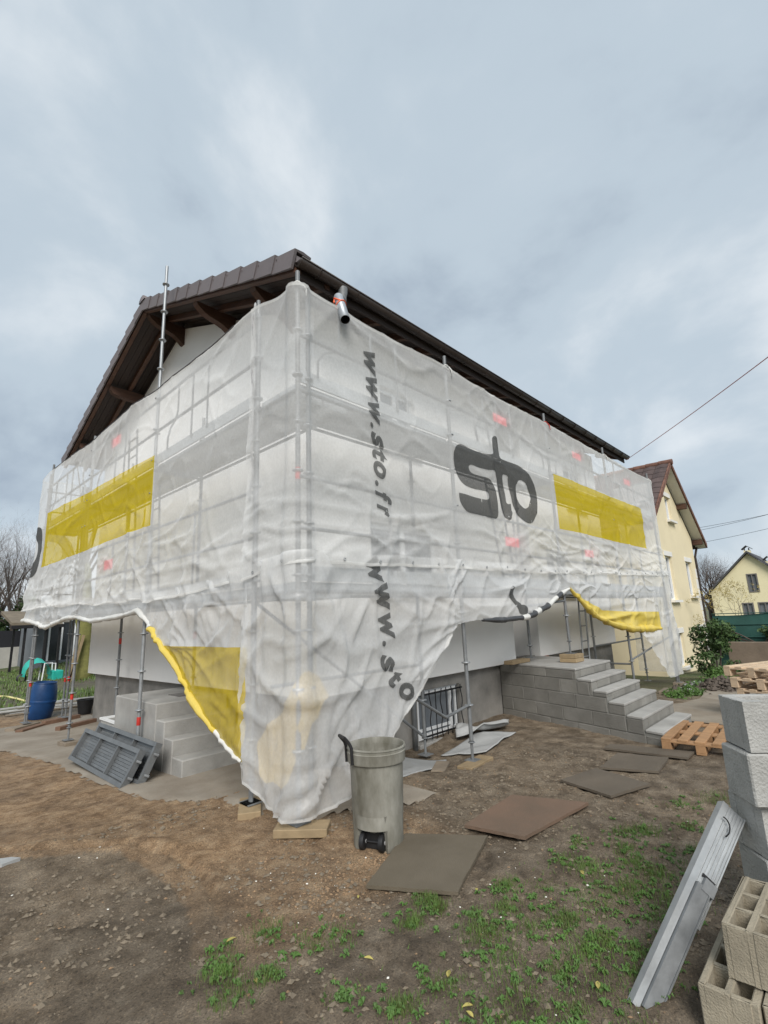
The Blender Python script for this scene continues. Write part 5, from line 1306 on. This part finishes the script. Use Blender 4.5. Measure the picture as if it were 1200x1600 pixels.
def blobset(seed, k, rx, ry, z0, z1, r0, r1):
    rg = random.Random(seed); return [(rg.uniform(-rx,rx), rg.uniform(-ry,ry), rg.uniform(z0,z1), rg.uniform(r0,r1), rg.uniform(r0,r1), rg.uniform(r0,r1)*.8) for _ in range(k)]
bush('evergreen_shrub', 'dark evergreen shrub between cream house and brown wall', 'shrub', (12.9,-.62,G(12.9,-.6)), blobset(3, 17, .5, .34, .2, 1.55, .14, .34), 1000, .05, 'hedge_leaf', seed=3)
bush('low_shrub', 'bright low green plants at the foot of the evergreen shrub', 'shrub', (11.9,-.75,G(11.9,-.7)), blobset(4, 9, .7, .22, .08, .30, .16, .30), 1600, .045, 'weed_leaf', 4)
bush('low_shrub', 'patch of green weeds beside the far scaffold pole', 'shrub', (9.6,-.72,G(9.6,-.7)), blobset(5, 10, .9, .22, .0, .06, .12, .22), 1500, .035, 'weed_leaf', 5)
bush('climbing_plant', 'greenery growing over the green screen fence', 'plant', (14.6,-1.5,.6), blobset(6, 14, .12, 1.3, -.1, .5, .14, .30), 1200, .05, 'hedge_leaf', 6)
bush('hedge', 'dark overgrown hedge behind the black screen on the left', 'hedge', (2.6,37,-.4), blobset(8, 26, 3.2, .8, .5, 4.2, .7, 1.2), 90, .16, 'bush_leaf', 8)
# clods of dug soil
g = MB(); rg = np.random.default_rng(12)
for _ in range(420):
    c_ = np.array([11.2+rg.normal()*.55, -1.0+rg.normal()*.30, 0]); hgt = .28*math.exp(-((c_[0]-11.2)/.7)**2-((c_[1]+1)/.4)**2); c_[2] = G(c_[0],c_[1])+hgt*rg.random(); s_ = .03+.06*rg.random()
    v = [c_+s_*np.array(q)*(.7+.6*rg.random(3)) for q in ((1,0,0),(-1,0,0),(0,1,0),(0,-1,0),(0,0,.8),(0,0,-.8))]
    g.add(v, [(0,2,4),(2,1,4),(1,3,4),(3,0,4),(2,0,5),(1,2,5),(3,1,5),(0,3,5)])
o = g.build('soil_heap', 'bark', None, False, (11.2,-1,-.2)); tag(o, 'heap of dark dug soil below the evergreen shrub', 'soil', kind='stuff')
for k, (x, y, lx, ly, hh, rz) in enumerate(((11.1,-.42,.6,.3,.07,.3),(10.3,-.5,.5,.12,.05,.8),(11.6,-.5,.45,.25,.12,-.2),(9.6,-.25,.9,.16,.06,.15))):
    z0 = G(x,y); single(MB().box((x-lx/2,y-ly/2,z0),(x+lx/2,y+ly/2,z0+hh), .006, rot=(0,.05,rz)), 'rubble_slab', 'sheet_grey' if k != 3 else 'timber_grey', (x,y,z0), ['pale slab offcut at the far foot of the net','narrow pale strip lying among weeds','thick pale slab piece by the cream house pipe','grey plank lying along the far scaffold base'][k], 'debris', 'debris at the far scaffold end')

def bare_tree(name, label, base, height, seed, depth=6, spread=.55, tr=.12, m_='twig', buds=0, group=None, trunk_m='bark', trunk_h=.28):
    rg = random.Random(seed); T_ = thing(name, base, label, 'tree', group); tv = MB(); cv = MB(); tips = []
    def grow(p_, d_, L_, r_, k):
        n = 3 if k < 3 else 2; pts = [p_]; q = p_; dd_ = d_
        for i in range(n):
            dd_ = (dd_+Vector((rg.gauss(0,.12),rg.gauss(0,.12),rg.gauss(.03,.08)))).normalized(); q = q+dd_*(L_/n); pts.append(q)
        rs = [r_*(1-.4*i/n) for i in range(n+1)]
        (tv if k == 0 else cv).tube(pts, rs, 7 if k == 0 else (5 if k < 2 else 3), cap=False)
        if k >= depth: tips.append(q); return
        for j in range(3 if k < depth-1 else 4):
            a = rg.uniform(0,2*math.pi); t_ = rg.uniform(.45,1.0) if j else 1.0; s_ = spread*rg.uniform(.6,1.3)*(1 if j else .45)
            x = dd_.orthogonal().normalized(); y = dd_.cross(x); nd = (dd_*math.cos(s_)+(x*math.cos(a)+y*math.sin(a))*math.sin(s_)+Vector((0,0,.12))).normalized()
            i = min(n, max(1, int(t_*n+.5))); grow(pts[i], nd, L_*rg.uniform(.58,.82), rs[i]*.70, k+1)
    grow(Vector(base)-Vector((0,0,.1)), Vector((rg.gauss(0,.05),rg.gauss(0,.05),1)).normalized(), height*trunk_h, tr, 0)
    tv.build('trunk', trunk_m, T_, True); cv.build('crown', m_, T_)
    if buds:
        v, f = [], []; rg2 = np.random.default_rng(seed)
        for q in tips: leaves(v, f, q, (.06,.06,.06), buds, .022, rg2)
        MB().add(v, f).build('foliage', 'bud_leaf', T_)
    return T_
for k, (x, y, hh) in enumerate(((-3.2,41,9.5),(-.6,39,10.5),(1.6,43,10.2),(3.1,38,9.6),(4.6,42,10.8),(6.3,39,9.0),(8.0,44,10.5))):
    bare_tree('bare_tree', ['bare tree far left at the edge of view','tall bare tree second from the left edge','bare tree third from the left, behind the hedge','bare tree rising above the carport','bare tree just left of the gable net','bare tree half hidden behind the gable net','bare tree hidden behind the gable, far left side'][k], (x,y,-.4), hh*1.2, 20+k, 7 if 0 < k < 5 else 6, .52, .20, group='bare trees on the left')
for k, (x, y, hh) in enumerate(((42,6.6,7.6),(46,8.6,8.6),(50,11.5,9.0),(58,7.5,9.5),(60,-1.0,9))):
    bare_tree('bare_tree', ['bare tree right beside the cream house corner','taller bare tree behind the cream house corner','bare tree mostly hidden behind the cream house','bare tree rising behind the far house ridge','bare tree at the right edge behind far house'][k], (x,y,-.6), hh, 40+k, 6, .55, .20, group='bare trees on the right')
for k, (x, y, hh) in enumerate(((1.0,37,9.0),(2.4,40.5,10.0),(3.5,45,11.0),(2.9,48,11.5),(4.1,36.5,9.0))):
    bare_tree('bare_tree', ['slim bare tree at the left edge before the others','bare tree above the black screen, second row','tall bare tree deep behind the carport','farthest bare tree on the left','bare tree closest to the carport roof'][k], (x,y,-.4), hh*1.2, 80+k, 7, .50, .19, group='bare trees on the left')
for k, (x, y, hh) in enumerate(((56,5.9,9.0),(58,6.7,9.5),(60,7.3,9.0),(62,8.1,9.8),(57,7.6,8.6),(66,2.2,9.5),(68,4.4,10.5),(67,0.2,9.5))):
    bare_tree('bare_tree', ['bare tree left of the far house roof','bare tree second left of the far house','bare tree between cream house and far house','tall bare tree behind the gap between houses','bare tree close to the cream house downpipe','bare tree behind the far house ridge, right','bare tree behind the far house ridge, left','bare tree behind the far chimney'][k], (x,y,-.6), hh, 95+k, 6, .55, .24, group='bare trees on the right')
bare_tree('budding_shrub', 'slender budding shrub in front of the far house', (18,-.45,.2), 3.0, 61, 5, .62, .03, buds=5, trunk_h=.30)

# ================================================================== left background
single(MB().box((-25,33,-.5),(4.9,33.25,.85), .01), 'low_wall', 'grey_wall', (-10,33,-.4), 'low grey wall under the black screen on the left', 'wall')
BSF = thing('black_screen_fence', (0,33.1,.85), 'black fabric screen on top of the low grey wall', 'fence')
for k in range(8):
    x = -14+2.4*k; MB().tube([(x,33.2,.8),(x,33.2,2.0)], .03, 6).build('post', 'black_iron', BSF)
    A2, B2 = np.meshgrid(np.linspace(x,x+2.4,14), np.linspace(.86,1.85,8), indexing='ij'); grid_obj('screen_panel', np.stack([A2,33.15+.04*np.sin(A2*3),B2+.05*np.sin(A2*1.3)],-1), np.ones((13,7),bool), 'black_screen', BSF)
CP = thing('carport', (3.2,26.5,-.4), 'mossy roofed carport on thin black posts at left', 'carport')
MB().add([(2.15,25.5,2.15),(4.3,25.5,2.0),(4.3,28.6,2.75),(2.15,28.6,2.8),(2.15,25.5,2.02),(4.3,25.5,1.87),(4.3,28.6,2.6),(2.15,28.6,2.65)], [(0,1,2,3),(7,6,5,4),(0,4,5,1),(1,5,6,2),(2,6,7,3),(3,7,4,0)]).build('roof', 'roofing_moss', CP)
MB().box((2.15,25.46,1.86),(4.3,25.5,2.02)).build('fascia', 'black_iron', CP)
for (x, y) in ((2.75,25.7),(3.6,25.7),(4.2,25.7),(2.75,28.3),(4.2,28.3)): MB().box((x-.05,y-.05,-.5),(x+.05,y+.05,2.0 if y < 27 else 2.6)).build('post', 'black_iron', CP)
SH = thing('garden_house', (5.2,29,-.4), 'dark grey garden house with tall white framed doors', 'house')
g = MB(); wall_with_holes(g, 3.9, 9.0, -.5, 2.6, 29, 29.2, [(4.45,5.75,.1,2.2)]); g.box((3.9,29.2,-.5),(4.1,33,2.6)); g.build('wall', 'shed_grey', SH)
MB().box((3.7,28.6,2.6),(9.2,33,2.75)).build('roof', 'slate', SH)
dd_ = MB()
for x in (4.45,5.05,5.67): dd_.box((x,28.98,.1),(x+.08,29.1,2.2))
dw = dd_.build('glazed_door', 'pvc_white', SH); dw['kind'] = 'stuff'
MB().box((4.53,29.08,.1),(5.05,29.1,2.2)).build('pane', 'glass_dark', SH); MB().box((5.13,29.08,.1),(5.67,29.1,2.2)).build('pane', 'glass_dark', SH)
MB().box((4.2,28.2,-.45),(6.2,28.95,-.2)).build('doorstep', 'concrete', SH)
tr = MB(); rg = random.Random(5)
pts = [(3.85+.05*rg.uniform(-1,1)-.03*k, 20, -.5+.45*k) for k in range(12)]
T_ = thing('mossy_tree', (3.85,20,-.4), 'thick moss covered tree trunk left of the gable wall', 'tree'); tr.tube(pts, [.36-.012*k for k in range(12)], 12); tr.build('trunk', 'moss_trunk', T_, True)
g = MB()
for k in range(14):
    a = rg.uniform(0,6.28); g.tube([(3.6,20,3.2+.13*k),(3.6+.5*math.cos(a),20+.5*math.sin(a),4.0+.2*k),(3.6+1.3*math.cos(a),20+1.3*math.sin(a),4.6+.35*k)], [.07,.04,.015], 5)
g.build('crown', 'bark', T_)
for k, (dx, rz) in enumerate(((-.35,.12),(-.25,.2))): single(MB().box((3.62+dx,19.5,-.4),(3.72+dx,19.56,1.5), rot=(0,rz,0)), 'leaning_plank', 'timber', (3.6+dx,19.5,-.4), ['left','right'][k]+' of two pale planks leaning on the mossy trunk', 'plank', 'planks on the trunk')
WB = thing('wheelbarrow', (2.7,22,-.4), 'turquoise wheelbarrow tipped over on the grass', 'wheelbarrow')
z0 = -.38
n = 10; A2, B2 = np.meshgrid(np.linspace(0,math.pi,n), np.linspace(0,1,6), indexing='ij')
Xw = 2.62-.46*np.cos(A2)*(1-.25*B2*0); Zw = z0+.25+.72*np.sin(A2)**.7*(.75+.25*B2); Yw = 21.7+.7*B2
grid_obj('tray', np.stack([Xw,Yw,Zw],-1), np.ones((n-1,5),bool), 'turquoise', WB)
for s_ in (0,.55): MB().tube([(2.75,21.6+s_,z0+.05),(2.8,21.6+s_,z0+.75),(3.2,21.6+s_,z0+.72),(3.22,21.6+s_,z0+.05)], .025, 6).build('frame_leg', 'pvc_white', WB)
MB().lathe([(.12,-.04),(.18,-.03),(.19,0),(.18,.03),(.12,.04)], (0,0,0), 16).build('wheel', 'black_plastic', WB, True, (0,0,0)).matrix_local = Matrix.Translation((-.55,.2,.2)) @ Matrix.Rotation(math.pi/2, 4, 'X')
MB().box((3.1,21.5,z0),(3.5,22.3,z0+.42), .03).build('tray_end', 'turquoise', WB)
# blue barrel
bc = (.46,10.9,G(.46,10.9)); br = thing('plastic_barrel', bc, 'blue plastic barrel with lid off, leaning slightly, on the left', 'barrel')
pr_ = [(.0,.0),(.22,.0),(.245,.03),(.275,.22),(.285,.40),(.28,.58),(.25,.76),(.235,.80),(.245,.815),(.24,.83),(.215,.83),(.21,.79),(.0,.78)]
g = MB(); g.lathe(pr_, (0,0,0), 28); o = g.build('body', 'barrel_blue', br, 'auto', (0,0,0)); 
g = MB(); g.lathe([(.289,.37),(.294,.385),(.294,.415),(.289,.43)], (0,0,0), 28); o2 = g.build('hoop', 'barrel_blue', br, True, (0,0,0))
br.rotation_euler = (.05,.07,0)
# black bucket
kc = (1.33,10.55,G(1.3,10.5)); bk = thing('mason_bucket', kc, 'black builder bucket near the house wall on the left', 'bucket')
g = MB(); g.lathe([(0,0),(.135,0),(.185,.33),(.198,.335),(.198,.345),(.178,.345),(.13,.02),(0,.02)], kc, 24); g.build('body', 'black_plastic', bk, 'auto')
MB().tube([(kc[0]-.195,kc[1],kc[2]+.33),(kc[0]-.19,kc[1]-.12,kc[2]+.36),(kc[0],kc[1]-.2,kc[2]+.37),(kc[0]+.19,kc[1]-.12,kc[2]+.36),(kc[0]+.195,kc[1],kc[2]+.33)], .006, 5).build('handle', 'black_iron', bk)
for k in range(6):
    x, y = .95+.10*k*(1 if k%2 else -.4), 12.0+.16*k; z0 = G(x,y)+.01+.045*(k//2)
    single(MB().box((x-.95,y-.07,z0),(x+.95,y+.07,z0+.035), .004, rot=(0,0,.12*math.sin(k*2.3))), 'white_plank', 'aerated_block' if k % 3 else 'timber_grey', (x,y,z0), ['lowest','second','third','fourth','fifth','topmost'][k]+' pale plank from the front in the pile behind the barrel', 'plank', 'planks behind the barrel')
g = MB(); g.tube([(x, y, G(x,y)+.03) for x, y in ((-2.2,21),(-.6,18.6),(.3,17.4),(.75,16.6),(.85,15.6),(.9,14.4),(1.1,13.2))], .03, 8); single(g, 'garden_hose', 'hose_yellow', (.5,16,-.4), 'yellow hose lying across the path on the left', 'hose', smooth=True)
# pipe lying left of path
single(MB().tube([(-1.9,13.0,G(-1,13)+.03),(.0,16.5,G(0,16)+.03)], .03, 8), 'white_pole', 'pvc_white', (-1,14.5,-.4), 'white pole lying on the ground at the left edge', 'pole')

# ================================================================== cables
g = MB(); a, b_ = Vector((10.74,.17,5.52)), Vector((5.2817,-3.361,5.03)); pts = [a+(b_-a)*t_*1.9+Vector((0,0,-.10*math.sin(math.pi*min(t_,1)))) for t_ in np.linspace(0,1,24)]
single(g.tube(pts, .007, 5), 'service_cable', 'pink_cable', tuple(a), 'reddish cable running from the eave out to the right', 'cable', 'overhead cables')
for k, (z0, z1) in enumerate(((7.3,8.6),(6.9,8.9),(6.0,7.9))):
    g = MB(); pts = [(40, 8.4-15*t_, z0+(z1-z0)*t_-.35*math.sin(math.pi*t_)) for t_ in np.linspace(0,1,16)]; single(g.tube(pts, .012, 4), 'power_line', 'wire_dark', pts[0], ['middle','top','lowest'][k]+' of the three thin power lines above the far house', 'cable', 'overhead cables')

# ================================================================== ground litter, grass
def gd(x, y):
    i = min(max(int(np.searchsorted(xs, x))-1, 0), len(xs)-2); j = min(max(int(np.searchsorted(ys, y))-1, 0), len(ys)-2)
    a = (x-xs[i])/(xs[i+1]-xs[i]); b_ = (y-ys[j])/(ys[j+1]-ys[j])
    return float((gzz[i,j]*(1-a)+gzz[i+1,j]*a)*(1-b_)+(gzz[i,j+1]*(1-a)+gzz[i+1,j+1]*a)*b_)
TUFTS = [(-0.2,-1.44),(-0.13,-1.58),(0.04,-2.07),(0.49,-2.13),(0.05,-2.25),(-0.01,-2.4),(0.64,-2.41),(1.46,-2.41),(2.41,-2.27),(1.56,-2.03),(0.81,-2.03),(-0.25,-1.89),(-0.28,-2.09),(-0.74,-1.31),(-0.96,-1.0),(-1.23,-1.0),(-1.25,-1.08),(-1.15,-1.33),(-1.01,-1.68),(-0.83,-1.94),(-0.62,-2.13),(-0.6,-1.98),(-0.37,-2.49),(0.15,-2.59),(0.06,-2.76),(0.73,-2.62),(0.27,-2.07),(0.86,-2.22),(1.71,-2.21),(2.73,-2.45),(-0.85,-1.23),(1.59,-2.58),
  (-.45,-2.25),(-.2,-2.3),(.2,-2.4),(.4,-2.3),(.55,-2.55),(1.1,-2.3),(1.25,-2.55),(-.05,-1.75),(.3,-1.75),(1.0,-2.45),(2.0,-2.4),(-1.32,-1.25),(-.7,-2.35),(-.55,-2.55),(-.3,-2.7),(-.9,-2.2),(.35,-2.65),(-.15,-2.0),(.12,-1.9),(.45,-1.95),(.6,-2.25),(.75,-2.35),(-.35,-1.55),(-.5,-2.4),(-.15,-2.55),(.0,-2.6),(.9,-1.85),(1.2,-1.9),(1.3,-2.15),(.25,-2.2),(-.6,-2.7),(-.75,-2.55)]
rg = np.random.default_rng(77); gv, gf, wv, wf = [], [], [], []
for k, (tx_, ty_) in enumerate(TUFTS):
    big = .6+.9*rg.random(); spr = (.035+.045*rg.random())*(1.25 if ty_ < -1.9 else .9)
    nb = int((330 if ty_ < -1.9 else 300)*big)
    cx = tx_+rg.normal()*.02; cy = ty_+rg.normal()*.02
    for _ in range(nb):
        x = cx+rg.normal()*spr; y = cy+rg.normal()*spr*.8; z = gd(x,y)-.004; hh = (.010+.034*rg.random()**1.5)*big; a = rg.random()*6.283; ln = rg.random()*.7
        dx, dy = math.cos(a), math.sin(a); w_ = .0009+.0009*rg.random(); o = len(gv)
        tip = (x+dx*hh*ln, y+dy*hh*ln, z+hh*(1-.35*ln)); md = (x+dx*hh*ln*.35, y+dy*hh*ln*.35, z+hh*.55)
        gv += [(x-dy*w_,y+dx*w_,z),(x+dy*w_,y-dx*w_,z),(md[0]+dy*w_*.8,md[1]-dx*w_*.8,md[2]),(md[0]-dy*w_*.8,md[1]+dx*w_*.8,md[2]),tip]
        gf += [(o,o+1,o+2,o+3),(o+3,o+2,o+4)]
    # broad-leaved weeds: rosettes
    for _ in range(int(6+14*rg.random())):
        x0 = cx+rg.normal()*spr*1.5; y0 = cy+rg.normal()*spr*1.5; z0 = gd(x0,y0); nl = 5+int(rg.random()*6); r0 = .010+.022*rg.random()
        for j in range(nl):
            a = rg.random()*6.283; dx, dy = math.cos(a), math.sin(a); r_ = r0*(.6+.7*rg.random()); w_ = r_*.30; lift = .004+.014*rg.random(); o = len(wv)
            wv += [(x0,y0,z0+.003),(x0+dx*r_*.55-dy*w_,y0+dy*r_*.55+dx*w_,z0+lift+.004),(x0+dx*r_,y0+dy*r_,z0+lift*.6),(x0+dx*r_*.55+dy*w_,y0+dy*r_*.55-dx*w_,z0+lift+.004),(x0+dx*r_*.5,y0+dy*r_*.5,z0+lift)]
            wf += [(o,o+4,o+1),(o+1,o+4,o+2),(o+4,o+3,o+2),(o,o+3,o+4)]
# thin scatter of single blades and sprouts over the right-hand earth, and turf on the left lawn
for _ in range(1100):
    x = rg.uniform(-1.5,3.2); y = rg.uniform(-3.1,-1.0)
    if vn(np.array([x*2.2]),np.array([y*2.2]),88)[0] < .62 or y > -1.15-.35*max(0,x): continue
    z = gd(x,y); hh = .012+.03*rg.random(); a = rg.random()*6.283; dx, dy = math.cos(a), math.sin(a); w_ = .0022; o = len(gv)
    gv += [(x-dy*w_,y+dx*w_,z),(x+dy*w_,y-dx*w_,z),(x+dx*hh*.8,y+dy*hh*.8,z+hh*.7)]; gf.append((o,o+1,o+2))
for _ in range(15000):
    x = rg.uniform(-4,9); y = rg.uniform(13.5,31)
    if vn(np.array([x*.35]),np.array([y*.35]),91)[0] < .38 or x < -1.2+.1*y*0+(y-14)*.03: continue
    z = G(x,y); hh = .05+.10*rg.random(); a = rg.random()*6.283; dx, dy = math.cos(a), math.sin(a); w_ = .02; o = len(gv)
    gv += [(x-dy*w_,y+dx*w_,z-.01),(x+dy*w_,y-dx*w_,z-.01),(x+dx*hh*.5,y+dy*hh*.5,z+hh)]; gf.append((o,o+1,o+2))
o = MB().add(gv, gf).build('grass', 'grass_blade', None, False, (0,-2,0)); tag(o, 'patches of short grass growing in the bare earth', 'grass', kind='stuff')
o = MB().add(wv, wf).build('ground_weeds', 'weed_leaf', None, False, (0,-2,0)); tag(o, 'small leafy weeds scattered among the grass', 'weeds', kind='stuff')
def stones(name, m_, label, pts, s0, s1, flat=.5):
    g = MB(); q6 = np.array([(1,0,0),(-1,0,0),(0,1,0),(0,-1,0),(0,0,1),(0,0,-1)],float)
    for (x, y) in pts:
        s_ = s0+(s1-s0)*rg.random()**2.5; q = q6*(.7+.7*rg.random((6,1)))*np.array([s_,s_*.75,s_*flat]); a = rg.random()*6.283; c_, n_ = math.cos(a), math.sin(a)
        z = gd(x,y)+s_*flat*.3
        g.add([(x+p_[0]*c_-p_[1]*n_, y+p_[0]*n_+p_[1]*c_, z+p_[2]) for p_ in q], [(0,2,4),(2,1,4),(1,3,4),(3,0,4),(2,0,5),(1,2,5),(3,1,5),(0,3,5)])
    o = g.build(name, m_, None, False, (0,-1,0)); tag(o, label, 'stones', kind='stuff')
pw = [(rg.uniform(-2,2.6), rg.uniform(-3,1.6)) for _ in range(60)]+[(-1.2+rg.normal()*.22, 1.0+rg.normal()*.2) for _ in range(22)]+[(-.35+rg.normal()*.3,-.75+rg.normal()*.25) for _ in range(60)]+[(rg.uniform(-.9,1.2), rg.uniform(-2.8,-1.2)) for _ in range(45)]
stones('white_pebbles', 'pebble_white', 'small white pebbles strewn over the earth', [p_ for p_ in pw if p_[0] < .3 or p_[1] < .0], .0025, .011)
pc = [(-.18+rg.normal()*.20, -.92+rg.normal()*.13) for _ in range(900)]+[(rg.uniform(-.9,.3), rg.uniform(-1.3,.0)) for _ in range(700)]+[(rg.uniform(-2.3,.0), rg.uniform(-1.2,2.2)) for _ in range(350)]+[(rg.uniform(.6,3.5), rg.uniform(-1.4,.2)) for _ in range(500)]+[(rg.uniform(-1.5,2.5), rg.uniform(-3,-1)) for _ in range(400)]
stones('stone_chips', 'chip_brown', 'ochre stone chips heaped in front of the bin', pc, .003, .013)
pdk = [q for q in ((rg.uniform(-2.4,3.6), rg.uniform(-3.1,1.4)) for _ in range(9000)) if vn(np.array([q[0]*1.9]),np.array([q[1]*1.9]),95)[0] > .45 and (q[0] < .0 or q[1] < .0)]
stones('soil_crumbs', 'clod', 'crumbs and clods of soil on the trodden earth', pdk, .005, .026)
LEAF = [(-0.66,-2.13),(-0.7,-2.17),(-1.12,-0.92),(-1.2,-1.29),(-0.72,-1.57),(-0.19,-2.52),(-0.53,-1.93),(0.73,-2.07),(-0.09,-2.67),(-0.38,-1.13),(0.14,-1.65)]
LT = ['round yellow leaf among grass at bottom centre','yellow leaf at the very bottom edge, right of centre','pale yellow leaf beside the dark rut','yellowed leaf by a grass tuft, lower left','small leaf on bare earth between grass tufts','pale leaf in grass near the steel plank','dry leaf just above the bottom grass clump','leaf in the grass left of the pale blocks','brownish leaf below the steel plank foot','small pale leaf left of the olive board','leaf at the front corner of the olive board']
for (x, y), lb in zip(LEAF, LT):
    a = rg.random()*6.283; g = MB(); n = 7; s_ = .015+.012*rg.random(); vs = []
    for i in range(n):
        t_ = i/(n-1); wd = math.sin(math.pi*t_**.8)*.42*s_+.0006; cz = gd(x,y)+.008+.006*math.sin(3*t_)
        c_ = (x+math.cos(a)*(t_-.5)*2*s_, y+math.sin(a)*(t_-.5)*2*s_); vs += [(c_[0]-math.sin(a)*wd,c_[1]+math.cos(a)*wd,cz+.004),(c_[0],c_[1],cz),(c_[0]+math.sin(a)*wd,c_[1]-math.cos(a)*wd,cz+.004)]
    fs = []
    for i in range(n-1): fs += [(3*i,3*i+3,3*i+4,3*i+1),(3*i+1,3*i+4,3*i+5,3*i+2)]
    single(g.add(vs, fs), 'fallen_leaf', 'leaf_yellow', (x,y,gd(x,y)), lb, 'leaf', 'fallen leaves')
single(MB().add([(-1.97,1.42,gd(-1.97,1.42)+.02),(-1.78,1.22,gd(-1.78,1.22)+.02),(-1.66,1.26,gd(-1.66,1.26)+.025),(-1.70,1.36,gd(-1.7,1.36)+.02),(-1.86,1.50,gd(-1.86,1.5)+.015)]+[(-1.97,1.42,gd(-1.97,1.42)),(-1.78,1.22,gd(-1.78,1.22)),(-1.66,1.26,gd(-1.66,1.26)),(-1.70,1.36,gd(-1.7,1.36)),(-1.86,1.50,gd(-1.86,1.5))],[(0,1,2,3,4),(9,8,7,6,5),(0,5,6,1),(1,6,7,2),(2,7,8,3),(3,8,9,4),(4,9,5,0)]), 'flat_stone', 'sheet_grey', (-1.8,1.35,0), 'flat grey shard of stone at the left edge', 'stone')

for o in bpy.data.objects:
    if '_o' in o: del o['_o']
